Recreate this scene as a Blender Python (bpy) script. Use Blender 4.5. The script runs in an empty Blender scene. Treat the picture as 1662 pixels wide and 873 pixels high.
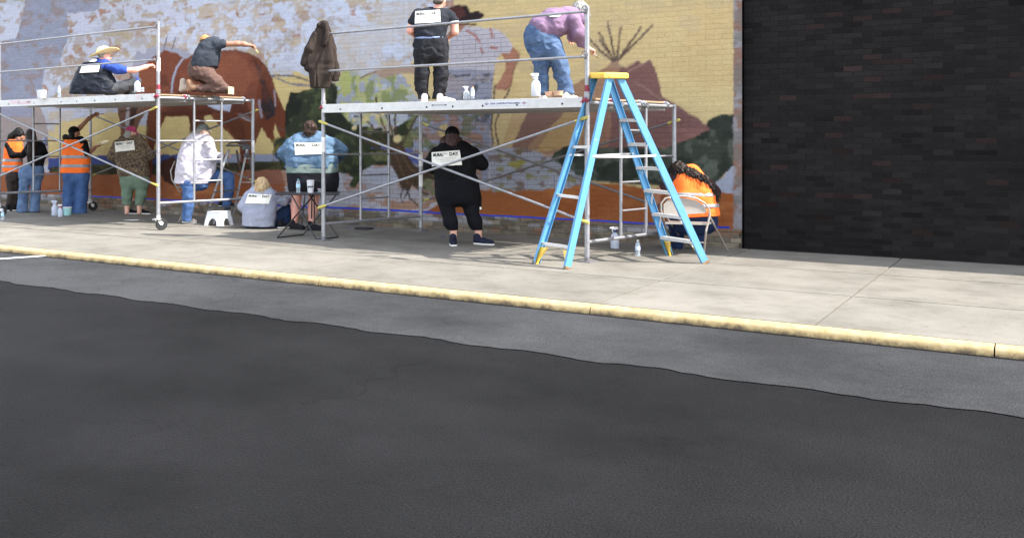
import bpy, bmesh, math, random
import numpy as np
from mathutils import Vector, Matrix
from mathutils.bvhtree import BVHTree

sc = bpy.context.scene
COL = sc.collection
# ------------------------------------------------------------------ camera
F, CX, CY, TH, CAMD, CAMH = 1606.0, 600.0, 227.0, math.radians(34.7), 13.95, 1.48
cam_d = bpy.data.cameras.new("camera")
cam_d.sensor_fit = 'HORIZONTAL'; cam_d.sensor_width = 36.0
cam_d.lens = F / 1662 * 36
cam_d.shift_x = (831 - CX) / 1662; cam_d.shift_y = -(436.5 - CY) / 1662
cam_d.clip_start = 0.1; cam_d.clip_end = 2000
cam = bpy.data.objects.new("camera", cam_d); COL.objects.link(cam)
cam.location = (0, -CAMD, CAMH); cam.rotation_euler = (math.pi / 2, 0, TH)
sc.camera = cam
# ------------------------------------------------------------------ sky, sun, exposure
SUN = Vector((0.92, 0.24, 1.0)).normalized()
w = bpy.data.worlds.new("World"); sc.world = w; w.use_nodes = True
nt = w.node_tree; nt.nodes.clear()
sky = nt.nodes.new('ShaderNodeTexSky'); sky.sky_type = 'NISHITA'; sky.sun_disc = False
sky.sun_elevation = math.asin(SUN.z); sky.sun_rotation = math.atan2(SUN.x, SUN.y)
sky.dust_density = 1.0; sky.air_density = 1.0; sky.ozone_density = .6
bg = nt.nodes.new('ShaderNodeBackground'); bg.inputs['Strength'].default_value = 0.15
ow = nt.nodes.new('ShaderNodeOutputWorld')
hs = nt.nodes.new('ShaderNodeHueSaturation'); hs.inputs['Saturation'].default_value = .42
nt.links.new(sky.outputs[0], hs.inputs['Color']); nt.links.new(hs.outputs[0], bg.inputs[0]); nt.links.new(bg.outputs[0], ow.inputs[0])
sl = bpy.data.lights.new("sun", 'SUN'); sl.energy = 2.6; sl.angle = math.radians(0.55); sl.color = (1, .955, .88)
so = bpy.data.objects.new("sun", sl); COL.objects.link(so); so.rotation_euler = SUN.to_track_quat('Z', 'Y').to_euler()
so.location = (10, 5, 20)
sc.view_settings.view_transform = 'Standard'; sc.view_settings.look = 'None'
sc.view_settings.exposure = 2.27; sc.view_settings.gamma = 1.0
sc.view_settings.use_curve_mapping = False

# ------------------------------------------------------------------ geometry helpers
FWD = Vector((-math.sin(TH), math.cos(TH), 0)); RGT = Vector((math.cos(TH), math.sin(TH), 0)); UP = Vector((0, 0, 1))
CAM = Vector((0, -CAMD, CAMH))
def ray(px, py): return FWD + RGT * ((px - CX) / F) - UP * ((py - CY) / F)
def at(px, py, Z): return CAM + ray(px, py) * Z                      # point at a depth
def ground(px, py, z=0.0):
    d = ray(px, py); return CAM + d * ((z - CAMH) / d.z)
def onwall(px, py, y=0.0):
    d = ray(px, py); return CAM + d * ((y + CAMD) / d.y)
def depth(p): return (Vector(p) - CAM).dot(FWD)

def lin(c):
    c = np.asarray(c, float) / 255
    return np.where(c <= .04045, c / 12.92, ((c + .055) / 1.055) ** 2.4)

rng = np.random.default_rng(7)
def hash2(ix, iy, seed):
    n = (ix.astype(np.int64) * 374761393 + iy.astype(np.int64) * 668265263 + seed * 974634217) & 0x7fffffff
    n = ((n ^ (n >> 13)) * 1274126177) & 0x7fffffff
    return ((n ^ (n >> 16)) & 0xffff) / 65535.0
def vn2(x, y, seed=0):
    ix = np.floor(x); iy = np.floor(y); fx = x - ix; fy = y - iy
    fx = fx * fx * (3 - 2 * fx); fy = fy * fy * (3 - 2 * fy)
    a = hash2(ix, iy, seed); b = hash2(ix + 1, iy, seed); c = hash2(ix, iy + 1, seed); d = hash2(ix + 1, iy + 1, seed)
    return (a * (1 - fx) + b * fx) * (1 - fy) + (c * (1 - fx) + d * fx) * fy
def fbm2(x, y, seed=0, oct=4):
    s = 0; a = .5; t = 0
    for i in range(oct):
        s = s + a * vn2(x * 2 ** i + 17.3 * i, y * 2 ** i - 9.1 * i, seed + i); t += a; a *= .55
    return s / t
def vn3(p, seed=0):
    i = np.floor(p).astype(np.int64); f = p - i; f = f * f * (3 - 2 * f)
    def h(dx, dy, dz): return hash2(i[..., 0] + dx + (i[..., 2] + dz) * 57, i[..., 1] + dy + (i[..., 2] + dz) * 131, seed)
    fx, fy, fz = f[..., 0], f[..., 1], f[..., 2]
    def l(a, b, t): return a + (b - a) * t
    return l(l(l(h(0,0,0), h(1,0,0), fx), l(h(0,1,0), h(1,1,0), fx), fy), l(l(h(0,0,1), h(1,0,1), fx), l(h(0,1,1), h(1,1,1), fx), fy), fz)

# ------------------------------------------------------------------ materials
def newmat(name):
    m = bpy.data.materials.new(name); m.use_nodes = True
    n = m.node_tree.nodes; return m, m.node_tree, n['Principled BSDF']
def mat(name, col, rough=.7, var=.12, scale=8.0, bump=.0, bscale=60.0, metal=0.0, col2=None, stretch=(1, 1, 1), spec=None, thr=None, detail=5):
    """procedural: base colour varied by noise towards col2, optional fine bump"""
    m, t, b = newmat(name)
    c = lin(col); c2 = lin(col2) if col2 is not None else c * (1 - var * 2)
    tc = t.nodes.new('ShaderNodeTexCoord'); mp = t.nodes.new('ShaderNodeMapping'); mp.inputs['Scale'].default_value = stretch
    t.links.new(tc.outputs['Object'], mp.inputs['Vector'])
    nz = t.nodes.new('ShaderNodeTexNoise'); nz.inputs['Scale'].default_value = scale; nz.inputs['Detail'].default_value = detail; nz.inputs['Roughness'].default_value = .65
    t.links.new(mp.outputs[0], nz.inputs['Vector'])
    rp = t.nodes.new('ShaderNodeValToRGB'); a, z = thr if thr else (.3, .7)
    rp.color_ramp.elements[0].position = a; rp.color_ramp.elements[1].position = z
    rp.color_ramp.elements[0].color = (*c2, 1); rp.color_ramp.elements[1].color = (*(np.minimum(c * (1 + (0 if col2 is not None else var * .5)), 1)), 1)
    t.links.new(nz.outputs[0], rp.inputs[0]); t.links.new(rp.outputs[0], b.inputs['Base Color'])
    b.inputs['Roughness'].default_value = rough; b.inputs['Metallic'].default_value = metal
    if spec is not None: b.inputs['Specular IOR Level'].default_value = spec
    if bump:
        n2 = t.nodes.new('ShaderNodeTexNoise'); n2.inputs['Scale'].default_value = bscale; n2.inputs['Detail'].default_value = 4
        t.links.new(mp.outputs[0], n2.inputs['Vector'])
        bp = t.nodes.new('ShaderNodeBump'); bp.inputs['Strength'].default_value = bump; bp.inputs['Distance'].default_value = .02
        t.links.new(n2.outputs[0], bp.inputs['Height']); t.links.new(bp.outputs[0], b.inputs['Normal'])
    return m
def glassy(name, col, rough=.08, trans=.85):
    m, t, b = newmat(name); b.inputs['Base Color'].default_value = (*lin(col), 1); b.inputs['Roughness'].default_value = rough
    b.inputs['Transmission Weight'].default_value = trans; b.inputs['IOR'].default_value = 1.15; return m

# ------------------------------------------------------------------ object helpers
def link(name, me, parent=None, m=None):
    o = bpy.data.objects.new(name, me); COL.objects.link(o)
    if m is not None and me is not None and len(me.materials) == 0: me.materials.append(m)
    if parent is not None: o.parent = parent
    return o
def base_of(o):
    v = Vector((0, 0, 0))
    while o is not None: v = v + o.location; o = o.parent
    return v
def tag(o, label=None, cat=None, group=None, kind=None):
    if label: o['label'] = label
    if cat: o['category'] = cat
    if group: o['group'] = group
    if kind: o['kind'] = kind
    return o
def thing(name, loc, label, cat, group=None, kind=None):
    o = bpy.data.objects.new(name, None); COL.objects.link(o); o.location = loc; o.empty_display_size = .2
    return tag(o, label, cat, group, kind)
def raw_mesh(name, verts, faces, smooth=True, angle=40):
    me = bpy.data.meshes.new(name); me.from_pydata([tuple(v) for v in verts], [], [tuple(f) for f in faces]); me.update()
    if smooth:
        me.shade_smooth()
        if angle: me.set_sharp_from_angle(angle=math.radians(angle))
    return me
class MB:
    def __init__(s): s.v = []; s.f = []
    def add(s, vs, fs):
        o = len(s.v); s.v += [Vector(v) for v in vs]; s.f += [tuple(i + o for i in f) for f in fs]; return s
    def tube(s, a, b, r, r2=None, n=10, cap=True):
        return s.path([a, b], [r, r if r2 is None else r2], n, cap)
    def path(s, pts, r, n=8, cap=True):
        pts = [Vector(p) for p in pts]
        if not hasattr(r, '__len__'): r = [r] * len(pts)
        vs = []; fs = []; prev = None
        for i, p in enumerate(pts):
            d = (pts[min(i + 1, len(pts) - 1)] - pts[max(i - 1, 0)]).normalized()
            ref = prev if prev is not None and abs(prev.dot(d)) < .95 else (Vector((0, 0, 1)) if abs(d.z) < .9 else Vector((1, 0, 0)))
            x = (ref - d * ref.dot(d)).normalized(); y = d.cross(x); prev = x
            for k in range(n):
                a = 2 * math.pi * k / n; vs.append(p + (x * math.cos(a) + y * math.sin(a)) * r[i])
        for i in range(len(pts) - 1):
            for k in range(n):
                k2 = (k + 1) % n; fs.append((i * n + k, i * n + k2, (i + 1) * n + k2, (i + 1) * n + k))
        if cap: fs.append(tuple(range(n - 1, -1, -1))); fs.append(tuple(range((len(pts) - 1) * n, len(pts) * n)))
        return s.add(vs, fs)
    def obox(s, c, ax, ay, az, bev=0.0):
        """box with half-axis vectors, edges optionally chamfered on the az faces"""
        c, ax, ay, az = map(Vector, (c, ax, ay, az)); vs = []
        if bev > 0:
            bx = ax * (1 - bev / ax.length); by = ay * (1 - bev / ay.length); bz = az * (1 - bev / az.length)
            for zz, xx, yy in ((-az, bx, by), (-bz, ax, ay), (bz, ax, ay), (az, bx, by)):
                for sx, sy in ((-1, -1), (1, -1), (1, 1), (-1, 1)): vs.append(c + xx * sx + yy * sy + zz)
            fs = [(3, 2, 1, 0), (12, 13, 14, 15)]
            for l in range(3):
                for k in range(4): k2 = (k + 1) % 4; fs.append((l * 4 + k, l * 4 + k2, l * 4 + 4 + k2, l * 4 + 4 + k))
        else:
            for zz in (-az, az):
                for sx, sy in ((-1, -1), (1, -1), (1, 1), (-1, 1)): vs.append(c + ax * sx + ay * sy + zz)
            fs = [(3, 2, 1, 0), (4, 5, 6, 7)] + [(k, (k + 1) % 4, 4 + (k + 1) % 4, 4 + k) for k in range(4)]
        return s.add(vs, fs)
    def beam(s, a, b, wdir, w, t, bev=0.0):
        """bar from a to b, w wide along wdir, t thick"""
        a, b, wd = Vector(a), Vector(b), Vector(wdir); d = (b - a); L = d.length; d.normalize()
        wd = (wd - d * wd.dot(d)).normalized(); n = d.cross(wd)
        return s.obox((a + b) / 2, wd * w / 2, n * t / 2, d * L / 2, bev)
    def lathe(s, c, prof, n=14, axis=(0, 0, 1)):
        """profile of (radius, height) revolved about axis through c"""
        c = Vector(c); d = Vector(axis).normalized(); x = d.orthogonal().normalized(); y = d.cross(x)
        vs = []; fs = []
        for r, h in prof:
            for k in range(n):
                a = 2 * math.pi * k / n; vs.append(c + d * h + (x * math.cos(a) + y * math.sin(a)) * max(r, 1e-4))
        for i in range(len(prof) - 1):
            for k in range(n): k2 = (k + 1) % n; fs.append((i * n + k, i * n + k2, (i + 1) * n + k2, (i + 1) * n + k))
        fs.append(tuple(range(n - 1, -1, -1))); fs.append(tuple(range((len(prof) - 1) * n, len(prof) * n)))
        return s.add(vs, fs)
    def build(s, name, m, parent=None, smooth=True, angle=40):
        b = base_of(parent)
        me = raw_mesh(name, [v - b for v in s.v], s.f, smooth, angle)
        return link(name, me, parent, m)
# ================================================================== THE SETTING
WALL_H = 4.9
# ---- road, kerb, pavement
KERB_Y = -5.57
def sheet(name, x0, x1, y0, y1, z, m, kind='structure'):
    me = raw_mesh(name, [(x0, y0, z), (x1, y0, z), (x1, y1, z), (x0, y1, z)], [(0, 1, 2, 3)], False)
    return tag(link(name, me, None, m), kind=kind)
def asphalt(name, c1, c2, patch):
    m, t, b = newmat(name)
    tc = t.nodes.new('ShaderNodeTexCoord')
    n1 = t.nodes.new('ShaderNodeTexNoise'); n1.inputs['Scale'].default_value = 110; n1.inputs['Detail'].default_value = 3
    n2 = t.nodes.new('ShaderNodeTexNoise'); n2.inputs['Scale'].default_value = .7; n2.inputs['Detail'].default_value = 6
    vo = t.nodes.new('ShaderNodeTexVoronoi'); vo.inputs['Scale'].default_value = 75
    for n in (n1, n2, vo): t.links.new(tc.outputs['Object'], n.inputs['Vector'])
    r1 = t.nodes.new('ShaderNodeValToRGB'); r1.color_ramp.elements[0].position = .35; r1.color_ramp.elements[1].position = .72
    r1.color_ramp.elements[0].color = (*c1, 1); r1.color_ramp.elements[1].color = (*c2, 1)
    t.links.new(n1.outputs[0], r1.inputs[0])
    mx = t.nodes.new('ShaderNodeMix'); mx.data_type = 'RGBA'; mx.blend_type = 'MULTIPLY'; mx.inputs[0].default_value = patch
    t.links.new(r1.outputs[0], mx.inputs[6]); t.links.new(n2.outputs[0], mx.inputs[7]); vc = t.nodes.new('ShaderNodeTexVoronoi'); vc.feature = 'DISTANCE_TO_EDGE'; vc.inputs['Scale'].default_value = .55
    nw = t.nodes.new('ShaderNodeTexNoise'); nw.inputs['Scale'].default_value = 2.5; nw.inputs['Detail'].default_value = 6; t.links.new(tc.outputs['Object'], nw.inputs['Vector'])
    wv = t.nodes.new('ShaderNodeVectorMath'); wv.operation = 'MULTIPLY_ADD'; wv.inputs[1].default_value = (.9, .9, 0); t.links.new(nw.outputs['Color'], wv.inputs[0]); t.links.new(tc.outputs['Object'], wv.inputs[2]); t.links.new(wv.outputs[0], vc.inputs['Vector'])
    rc = t.nodes.new('ShaderNodeValToRGB'); rc.color_ramp.elements[0].position = .001; rc.color_ramp.elements[0].color = (.72, .72, .72, 1); rc.color_ramp.elements[1].position = .004; rc.color_ramp.elements[1].color = (1, 1, 1, 1); t.links.new(vc.outputs[0], rc.inputs[0])
    ns = t.nodes.new('ShaderNodeTexNoise'); ns.inputs['Scale'].default_value = .35; ns.inputs['Detail'].default_value = 8; ns.inputs['Roughness'].default_value = .7; t.links.new(tc.outputs['Object'], ns.inputs['Vector'])
    rs = t.nodes.new('ShaderNodeValToRGB'); rs.color_ramp.elements[0].position = .38; rs.color_ramp.elements[0].color = (.6, .6, .6, 1); rs.color_ramp.elements[1].position = .6; rs.color_ramp.elements[1].color = (1.0, 1.0, 1.0, 1); t.links.new(ns.outputs[0], rs.inputs[0])
    ma = t.nodes.new('ShaderNodeMix'); ma.data_type = 'RGBA'; ma.blend_type = 'MULTIPLY'; ma.inputs[0].default_value = 1; t.links.new(mx.outputs[2], ma.inputs[6]); t.links.new(rc.outputs[0], ma.inputs[7])
    mb_ = t.nodes.new('ShaderNodeMix'); mb_.data_type = 'RGBA'; mb_.blend_type = 'MULTIPLY'; mb_.inputs[0].default_value = 1; t.links.new(ma.outputs[2], mb_.inputs[6]); t.links.new(rs.outputs[0], mb_.inputs[7]); t.links.new(mb_.outputs[2], b.inputs['Base Color'])
    bp = t.nodes.new('ShaderNodeBump'); bp.inputs['Strength'].default_value = .5; bp.inputs['Distance'].default_value = .006
    t.links.new(vo.outputs[0], bp.inputs['Height']); t.links.new(bp.outputs[0], b.inputs['Normal'])
    b.inputs['Roughness'].default_value = .95; b.inputs['Specular IOR Level'].default_value = .06
    return m
M_ASPH = asphalt('parking_asphalt', (.034, .035, .037), (.074, .074, .078), .35)
M_NEW = asphalt('fresh_blacktop', (.006, .006, .0065), (.020, .020, .021), .15)
sheet('road', -160, 160, -200, 60, -.072, M_NEW)
# older parking strip along the kerb, edge slightly irregular
vs = []; fs = []; N = 900; random.seed(12)
for i in range(N + 1):
    x = -40 + 80 * i / N
    vs += [(x, KERB_Y - .1, -.066), (x, -7.35 + .03 * math.sin(i * .61) + random.uniform(-.02, .02), -.066)]
for i in range(N): fs.append((2 * i, 2 * i + 1, 2 * i + 3, 2 * i + 2))
tag(link('parking_strip', raw_mesh('parking_strip', vs, fs, False), None, M_ASPH), kind='structure')
M_LINE = mat('worn_line_paint', (205, 205, 205), .8, scale=30, col2=(130, 130, 130), thr=(.3, .42))
a, b = ground(80, 414.5, -.062), ground(0, 420, -.062); d = (b - a).normalized(); n = Vector((-d.y, d.x, 0)) * .055
e = a + d * 3.2
tag(link('parking_line', raw_mesh('parking_line', [a - n, e - n, e + n, a + n], [(0, 1, 2, 3)], False), None, M_LINE), kind='structure')

def concrete(name, c1, c2):
    m, t, b = newmat(name)
    tc = t.nodes.new('ShaderNodeTexCoord'); oi = t.nodes.new('ShaderNodeObjectInfo')
    n1 = t.nodes.new('ShaderNodeTexNoise'); n1.inputs['Scale'].default_value = 1.1; n1.inputs['Detail'].default_value = 8; n1.inputs['Roughness'].default_value = .7
    n2 = t.nodes.new('ShaderNodeTexNoise'); n2.inputs['Scale'].default_value = 140; n2.inputs['Detail'].default_value = 3
    geo = t.nodes.new('ShaderNodeNewGeometry')
    for n in (n1, n2): t.links.new(geo.outputs['Position'], n.inputs['Vector'])
    r = t.nodes.new('ShaderNodeValToRGB'); r.color_ramp.elements[0].position = .32; r.color_ramp.elements[1].position = .62
    r.color_ramp.elements[0].color = (*lin(c1), 1); r.color_ramp.elements[1].color = (*lin(c2), 1)
    t.links.new(n1.outputs[0], r.inputs[0])
    mr = t.nodes.new('ShaderNodeMapRange'); mr.inputs[1].default_value = .3; mr.inputs[2].default_value = .7; mr.inputs[3].default_value = .70; mr.inputs[4].default_value = 1.2
    t.links.new(n2.outputs[0], mr.inputs[0])
    mr2 = t.nodes.new('ShaderNodeMapRange'); mr2.inputs[3].default_value = .93; mr2.inputs[4].default_value = 1.05
    t.links.new(oi.outputs['Random'], mr2.inputs[0])
    mu = t.nodes.new('ShaderNodeMath'); mu.operation = 'MULTIPLY'; t.links.new(mr.outputs[0], mu.inputs[0]); t.links.new(mr2.outputs[0], mu.inputs[1])
    vm = t.nodes.new('ShaderNodeVectorMath'); vm.operation = 'SCALE'; t.links.new(r.outputs[0], vm.inputs[0]); t.links.new(mu.outputs[0], vm.inputs['Scale'])
    # gum spots, stains and hairline cracks
    vg = t.nodes.new('ShaderNodeTexVoronoi'); vg.inputs['Scale'].default_value = 2.6; t.links.new(geo.outputs['Position'], vg.inputs['Vector'])
    rg_ = t.nodes.new('ShaderNodeValToRGB'); rg_.color_ramp.elements[0].position = .045; rg_.color_ramp.elements[0].color = (.74, .72, .7, 1); rg_.color_ramp.elements[1].position = .07; rg_.color_ramp.elements[1].color = (1, 1, 1, 1)
    t.links.new(vg.outputs['Distance'], rg_.inputs[0])
    n3 = t.nodes.new('ShaderNodeTexNoise'); n3.inputs['Scale'].default_value = 2.2; n3.inputs['Detail'].default_value = 10; n3.inputs['Roughness'].default_value = .7; t.links.new(geo.outputs['Position'], n3.inputs['Vector'])
    r3 = t.nodes.new('ShaderNodeValToRGB'); r3.color_ramp.elements[0].position = .36; r3.color_ramp.elements[0].color = (.92, .915, .90, 1); r3.color_ramp.elements[1].position = .50; r3.color_ramp.elements[1].color = (1, 1, 1, 1); t.links.new(n3.outputs[0], r3.inputs[0])
    m1 = t.nodes.new('ShaderNodeMix'); m1.data_type = 'RGBA'; m1.blend_type = 'MULTIPLY'; m1.inputs[0].default_value = 1; t.links.new(vm.outputs[0], m1.inputs[6]); t.links.new(rg_.outputs[0], m1.inputs[7])
    m2 = t.nodes.new('ShaderNodeMix'); m2.data_type = 'RGBA'; m2.blend_type = 'MULTIPLY'; m2.inputs[0].default_value = 1; t.links.new(m1.outputs[2], m2.inputs[6]); t.links.new(r3.outputs[0], m2.inputs[7])
    t.links.new(m2.outputs[2], b.inputs['Base Color'])
    bp = t.nodes.new('ShaderNodeBump'); bp.inputs['Strength'].default_value = .35; bp.inputs['Distance'].default_value = .004
    t.links.new(n2.outputs[0], bp.inputs['Height']); t.links.new(bp.outputs[0], b.inputs['Normal'])
    b.inputs['Roughness'].default_value = .92; b.inputs['Specular IOR Level'].default_value = .2
    return m
M_CONC = concrete('pavement_concrete', (98, 94, 87), (118, 114, 106))
M_JOINT = mat('joint_dirt', (46, 43, 39), .95)
pav = sheet('pavement', -40, 40, KERB_Y + .02, .02, -.022, M_JOINT)
rows = [(-5.41, -3.66), (-3.63, -1.835), (-1.805, -.002)]
random.seed(3)
for r, (y0, y1) in enumerate(rows):
    x = -40 + r * .0
    while x < 39:
        L = 1.83; x1 = x + L - .018
        mb = MB(); mb.obox(((x + x1) / 2, (y0 + y1) / 2, -.02 + random.uniform(-.0012, .0012)), ((x1 - x) / 2, 0, 0), (0, (y1 - y0) / 2, 0), (0, 0, .02), .0015)
        if -24 < x < 4: mb.build('slab', M_CONC, pav, False)
        else: pass
        x += L
for nm, xa, xb in (('slab', -40, -22.02), ('slab', 2.1, 40)):
    mb = MB(); mb.obox(((xa + xb) / 2, KERB_Y / 2 + .1, -.0205), ((xb - xa) / 2 - .3, 0, 0), (0, -KERB_Y / 2 - .12, 0), (0, 0, .0195)); 
    mb.build(nm, M_CONC, pav, False)
# yellow kerb
def kerbmat():
    m, t, b = newmat('kerb_paint')
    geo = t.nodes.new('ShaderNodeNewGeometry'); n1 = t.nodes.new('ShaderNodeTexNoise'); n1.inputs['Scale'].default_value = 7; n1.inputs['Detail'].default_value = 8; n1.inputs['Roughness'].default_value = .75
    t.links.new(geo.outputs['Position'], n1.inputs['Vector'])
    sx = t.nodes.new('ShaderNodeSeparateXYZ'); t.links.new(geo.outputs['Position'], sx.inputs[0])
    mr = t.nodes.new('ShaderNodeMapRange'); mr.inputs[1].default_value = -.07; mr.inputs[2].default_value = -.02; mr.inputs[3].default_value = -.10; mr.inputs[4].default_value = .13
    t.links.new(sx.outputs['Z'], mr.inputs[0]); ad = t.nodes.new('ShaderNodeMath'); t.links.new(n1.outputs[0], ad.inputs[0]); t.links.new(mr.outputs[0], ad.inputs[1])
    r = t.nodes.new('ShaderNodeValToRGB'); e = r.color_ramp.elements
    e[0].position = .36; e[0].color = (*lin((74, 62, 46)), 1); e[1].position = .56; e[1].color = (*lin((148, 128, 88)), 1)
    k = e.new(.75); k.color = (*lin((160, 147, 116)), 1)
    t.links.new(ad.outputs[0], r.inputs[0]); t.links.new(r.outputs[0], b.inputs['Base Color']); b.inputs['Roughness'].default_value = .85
    return m
M_KERB = kerbmat()
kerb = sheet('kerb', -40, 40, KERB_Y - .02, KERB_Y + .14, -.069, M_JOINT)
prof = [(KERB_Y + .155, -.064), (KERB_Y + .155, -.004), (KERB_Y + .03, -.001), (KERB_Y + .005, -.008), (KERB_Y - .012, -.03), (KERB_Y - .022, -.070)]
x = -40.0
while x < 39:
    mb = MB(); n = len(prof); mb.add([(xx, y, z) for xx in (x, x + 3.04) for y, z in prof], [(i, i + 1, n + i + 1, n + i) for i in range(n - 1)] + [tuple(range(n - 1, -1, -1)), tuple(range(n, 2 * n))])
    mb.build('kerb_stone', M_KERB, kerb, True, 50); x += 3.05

# ---- the mural, as paint on the bricks: a colour raster in wall coordinates (u along the wall, z up)
U0, U1, DU = -21.6, -3.2, .0125
GX, GZ = np.meshgrid(np.arange(U0, U1, DU), np.arange(0, WALL_H + .02, DU), indexing='xy')
WX = GX + (fbm2(GX * 9, GZ * 9, 3, 4) - .5) * .05; WZ = GZ + (fbm2(GX * 9 + 40, GZ * 9, 5, 4) - .5) * .045
IMG = np.zeros(GX.shape + (3,))
KA = .70
def C(*c): return lin(c) * KA
def uz(p):
    q = onwall(*p); return q.x, q.z
def mask(px, warp=1.0):
    pts = np.array([uz(p) for p in px]); x = GX + (WX - GX) * warp; z = GZ + (WZ - GZ) * warp
    ins = np.zeros(GX.shape, bool)
    bb = (GX > pts[:, 0].min() - .2) & (GX < pts[:, 0].max() + .2)
    cols = np.where(bb.any(0))[0]
    if len(cols) == 0: return ins
    s = slice(cols[0], cols[-1] + 1); xs, zs = x[:, s], z[:, s]; r = np.zeros(xs.shape, bool)
    for i in range(len(pts)):
        (x0, z0), (x1, z1) = pts[i - 1], pts[i]
        if z0 == z1: continue
        c = ((z0 > zs) != (z1 > zs)) & (xs < (x1 - x0) * (zs - z0) / (z1 - z0) + x0)
        r ^= c
    ins[:, s] = r; return ins
def fill(px, col, warp=1.0, a=1.0):
    m = mask(px, warp); IMG[m] = IMG[m] * (1 - a) + np.array(col) * a; return m
def stroke(px, wpx, col, a=1.0, warp=.6):
    pts = [np.array(uz(p)) for p in px]; m = np.zeros(GX.shape, bool); x = GX + (WX - GX) * warp; z = GZ + (WZ - GZ) * warp
    wm = wpx * .0098 / 2
    for p, q in zip(pts[:-1], pts[1:]):
        d = q - p; L = (d ** 2).sum(); t = np.clip(((x - p[0]) * d[0] + (z - p[1]) * d[1]) / L, 0, 1)
        m |= ((x - p[0] - t * d[0]) ** 2 + (z - p[1] - t * d[1]) ** 2) < wm * wm
    IMG[m] = IMG[m] * (1 - a) + np.array(col) * a
def blot(m, col, thr, fu, fz, seed, a=1.0, soft=.04):
    n = fbm2(GX * fu, GZ * fz, seed, 5); k = np.clip((n - thr) / soft, 0, 1) * a * m
    IMG[:] = IMG * (1 - k[..., None]) + np.array(col) * k[..., None]
ALL = np.ones(GX.shape, bool)
# primer base with bare brick showing through
IMG[:] = C(176, 170, 170)
blot(ALL, C(188, 190, 203), .46, 2.2, 3.4, 11, .95)
blot(ALL, C(196, 198, 210), .52, 5.5, 9, 12, .85)
blot(ALL, C(168, 148, 132), .575, 2.6, 5.5, 13, .9)
blot(ALL, C(166, 126, 106), .66, 3.2, 6, 14, .85)
blot(ALL, C(176, 158, 128), .63, 3.0, 7.5, 15, .8)
lt = mask([(260, -240), (725, -240), (725, 30), (655, 120), (540, 130), (450, 120), (400, 80), (300, 80), (260, 60)])
blot(lt, C(190, 174, 156), .52, 2.5, 6.5, 16, .8); blot(lt, C(198, 204, 222), .555, 4.2, 6.5, 17, .9); blot(lt, C(200, 206, 224), .60, 8, 13, 18, .8)
pk = mask([(530, 10), (760, 0), (735, 60), (660, 118), (545, 120), (545, 40)])
blot(pk, C(190, 182, 176), .40, 1.2, 2.2, 19, .7); blot(pk, C(192, 196, 208), .58, 4.5, 9, 20, .8)
stroke([(659, -10), (659, 125)], 3.0, C(196, 202, 214), .8)
# grey cloud
cl = fill([(50, -240), (190, -240), (160, 18), (108, 24), (112, 62), (100, 86), (97, 104), (72, 116), (66, 152), (75, 168), (40, 178), (-40, 178), (-40, 78), (28, 60), (34, 30), (40, 12)], C(148, 151, 167))
blot(cl, C(150, 134, 132), .53, 2.0, 3.8, 21, .8); blot(cl, C(158, 160, 178), .55, 4, 9, 22, .6)
wp = fill([(-40, 6), (36, 8), (32, 24), (30, 52), (25, 64), (-40, 74)], C(198, 200, 214)); blot(wp, C(176, 158, 146), .58, 3, 5, 23, .8)
for pl in ([(108, 22), (160, 18), (165, 40), (125, 60), (103, 85), (98, 108), (125, 100), (110, 30)], [(200, 10), (300, 5), (300, 35), (205, 35)]):
    q = mask(pl, 2); blot(q, C(196, 198, 214), .42, 5, 8, 24, .9)
# sky of the mural: warm yellow
YEL = C(205, 184, 136)
y1 = fill([(722, -240), (1200, -240), (1200, 330), (690, 330), (700, 250), (720, 190), (690, 165), (655, 150), (640, 122), (660, 112), (674, 95), (730, 60), (738, 30)], YEL)
y2 = fill([(58, 176), (84, 166), (190, 166), (240, 140), (330, 110), (430, 116), (466, 113), (505, 124), (530, 140), (470, 170), (462, 200), (452, 264), (58, 268), (76, 240), (74, 205)], C(208, 186, 130))
pb = mask([(58, 162), (190, 160), (192, 182), (92, 200), (86, 216), (70, 212)], 1.5); IMG[pb] = C(184, 186, 200); blot(pb, C(172, 166, 168), .52, 3, 8, 29, .7)
fill([(-40, 168), (62, 168), (72, 190), (78, 215), (79, 262), (60, 280), (-40, 285)], C(160, 146, 142)); 
fill([(-40, 168), (40, 168), (58, 172), (50, 190), (-40, 190)], C(150, 150, 166))
q = mask([(430, 112), (470, 108), (510, 122), (480, 126), (440, 126)], 2); blot(q, C(188, 190, 200), .5, 4, 7, 30, .9)
for yy in (y1, y2): blot(yy, C(198, 170, 122), .56, 1.0, 2.0, 31, .45, .1); blot(yy, C(190, 172, 138), .58, 1.6, 3.5, 32, .5, .1)
fill([(215, 190), (245, 180), (245, 205), (222, 206)], C(182, 182, 192), 1.5)
# river, dark bank, ground band
fill([(78, 258), (110, 254), (200, 252), (470, 250), (470, 272), (78, 276)], C(72, 84, 138))
fill([(330, 252), (440, 250), (455, 262), (330, 268)], C(150, 156, 176), 1.5)
fill([(590, 238), (640, 240), (690, 245), (690, 268), (640, 262), (595, 256)], C(92, 98, 160), 1.5)
fill([(660, 205), (685, 225), (690, 245), (650, 240)], C(180, 184, 198), 1.2)
g0 = fill([(80, 272), (150, 268), (300, 266), (460, 262), (468, 284), (300, 288), (80, 284)], C(62, 60, 46)); blot(g0, C(86, 84, 56), .5, 4, 6, 33, .8)
mid = fill([(455, 278), (700, 262), (905, 236), (905, 300), (800, 310), (700, 330), (690, 352), (440, 340), (455, 300)], C(170, 166, 172))
blot(mid, C(176, 136, 112), .50, 1.7, 4.6, 34, .9); blot(mid, C(188, 188, 198), .54, 3.5, 8, 35, .8)
OR = C(160, 98, 60)
o1 = fill([(-40, 286), (80, 280), (160, 284), (300, 286), (400, 278), (456, 280), (463, 300), (455, 322), (440, 345), (-40, 345)], C(152, 94, 64))
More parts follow.
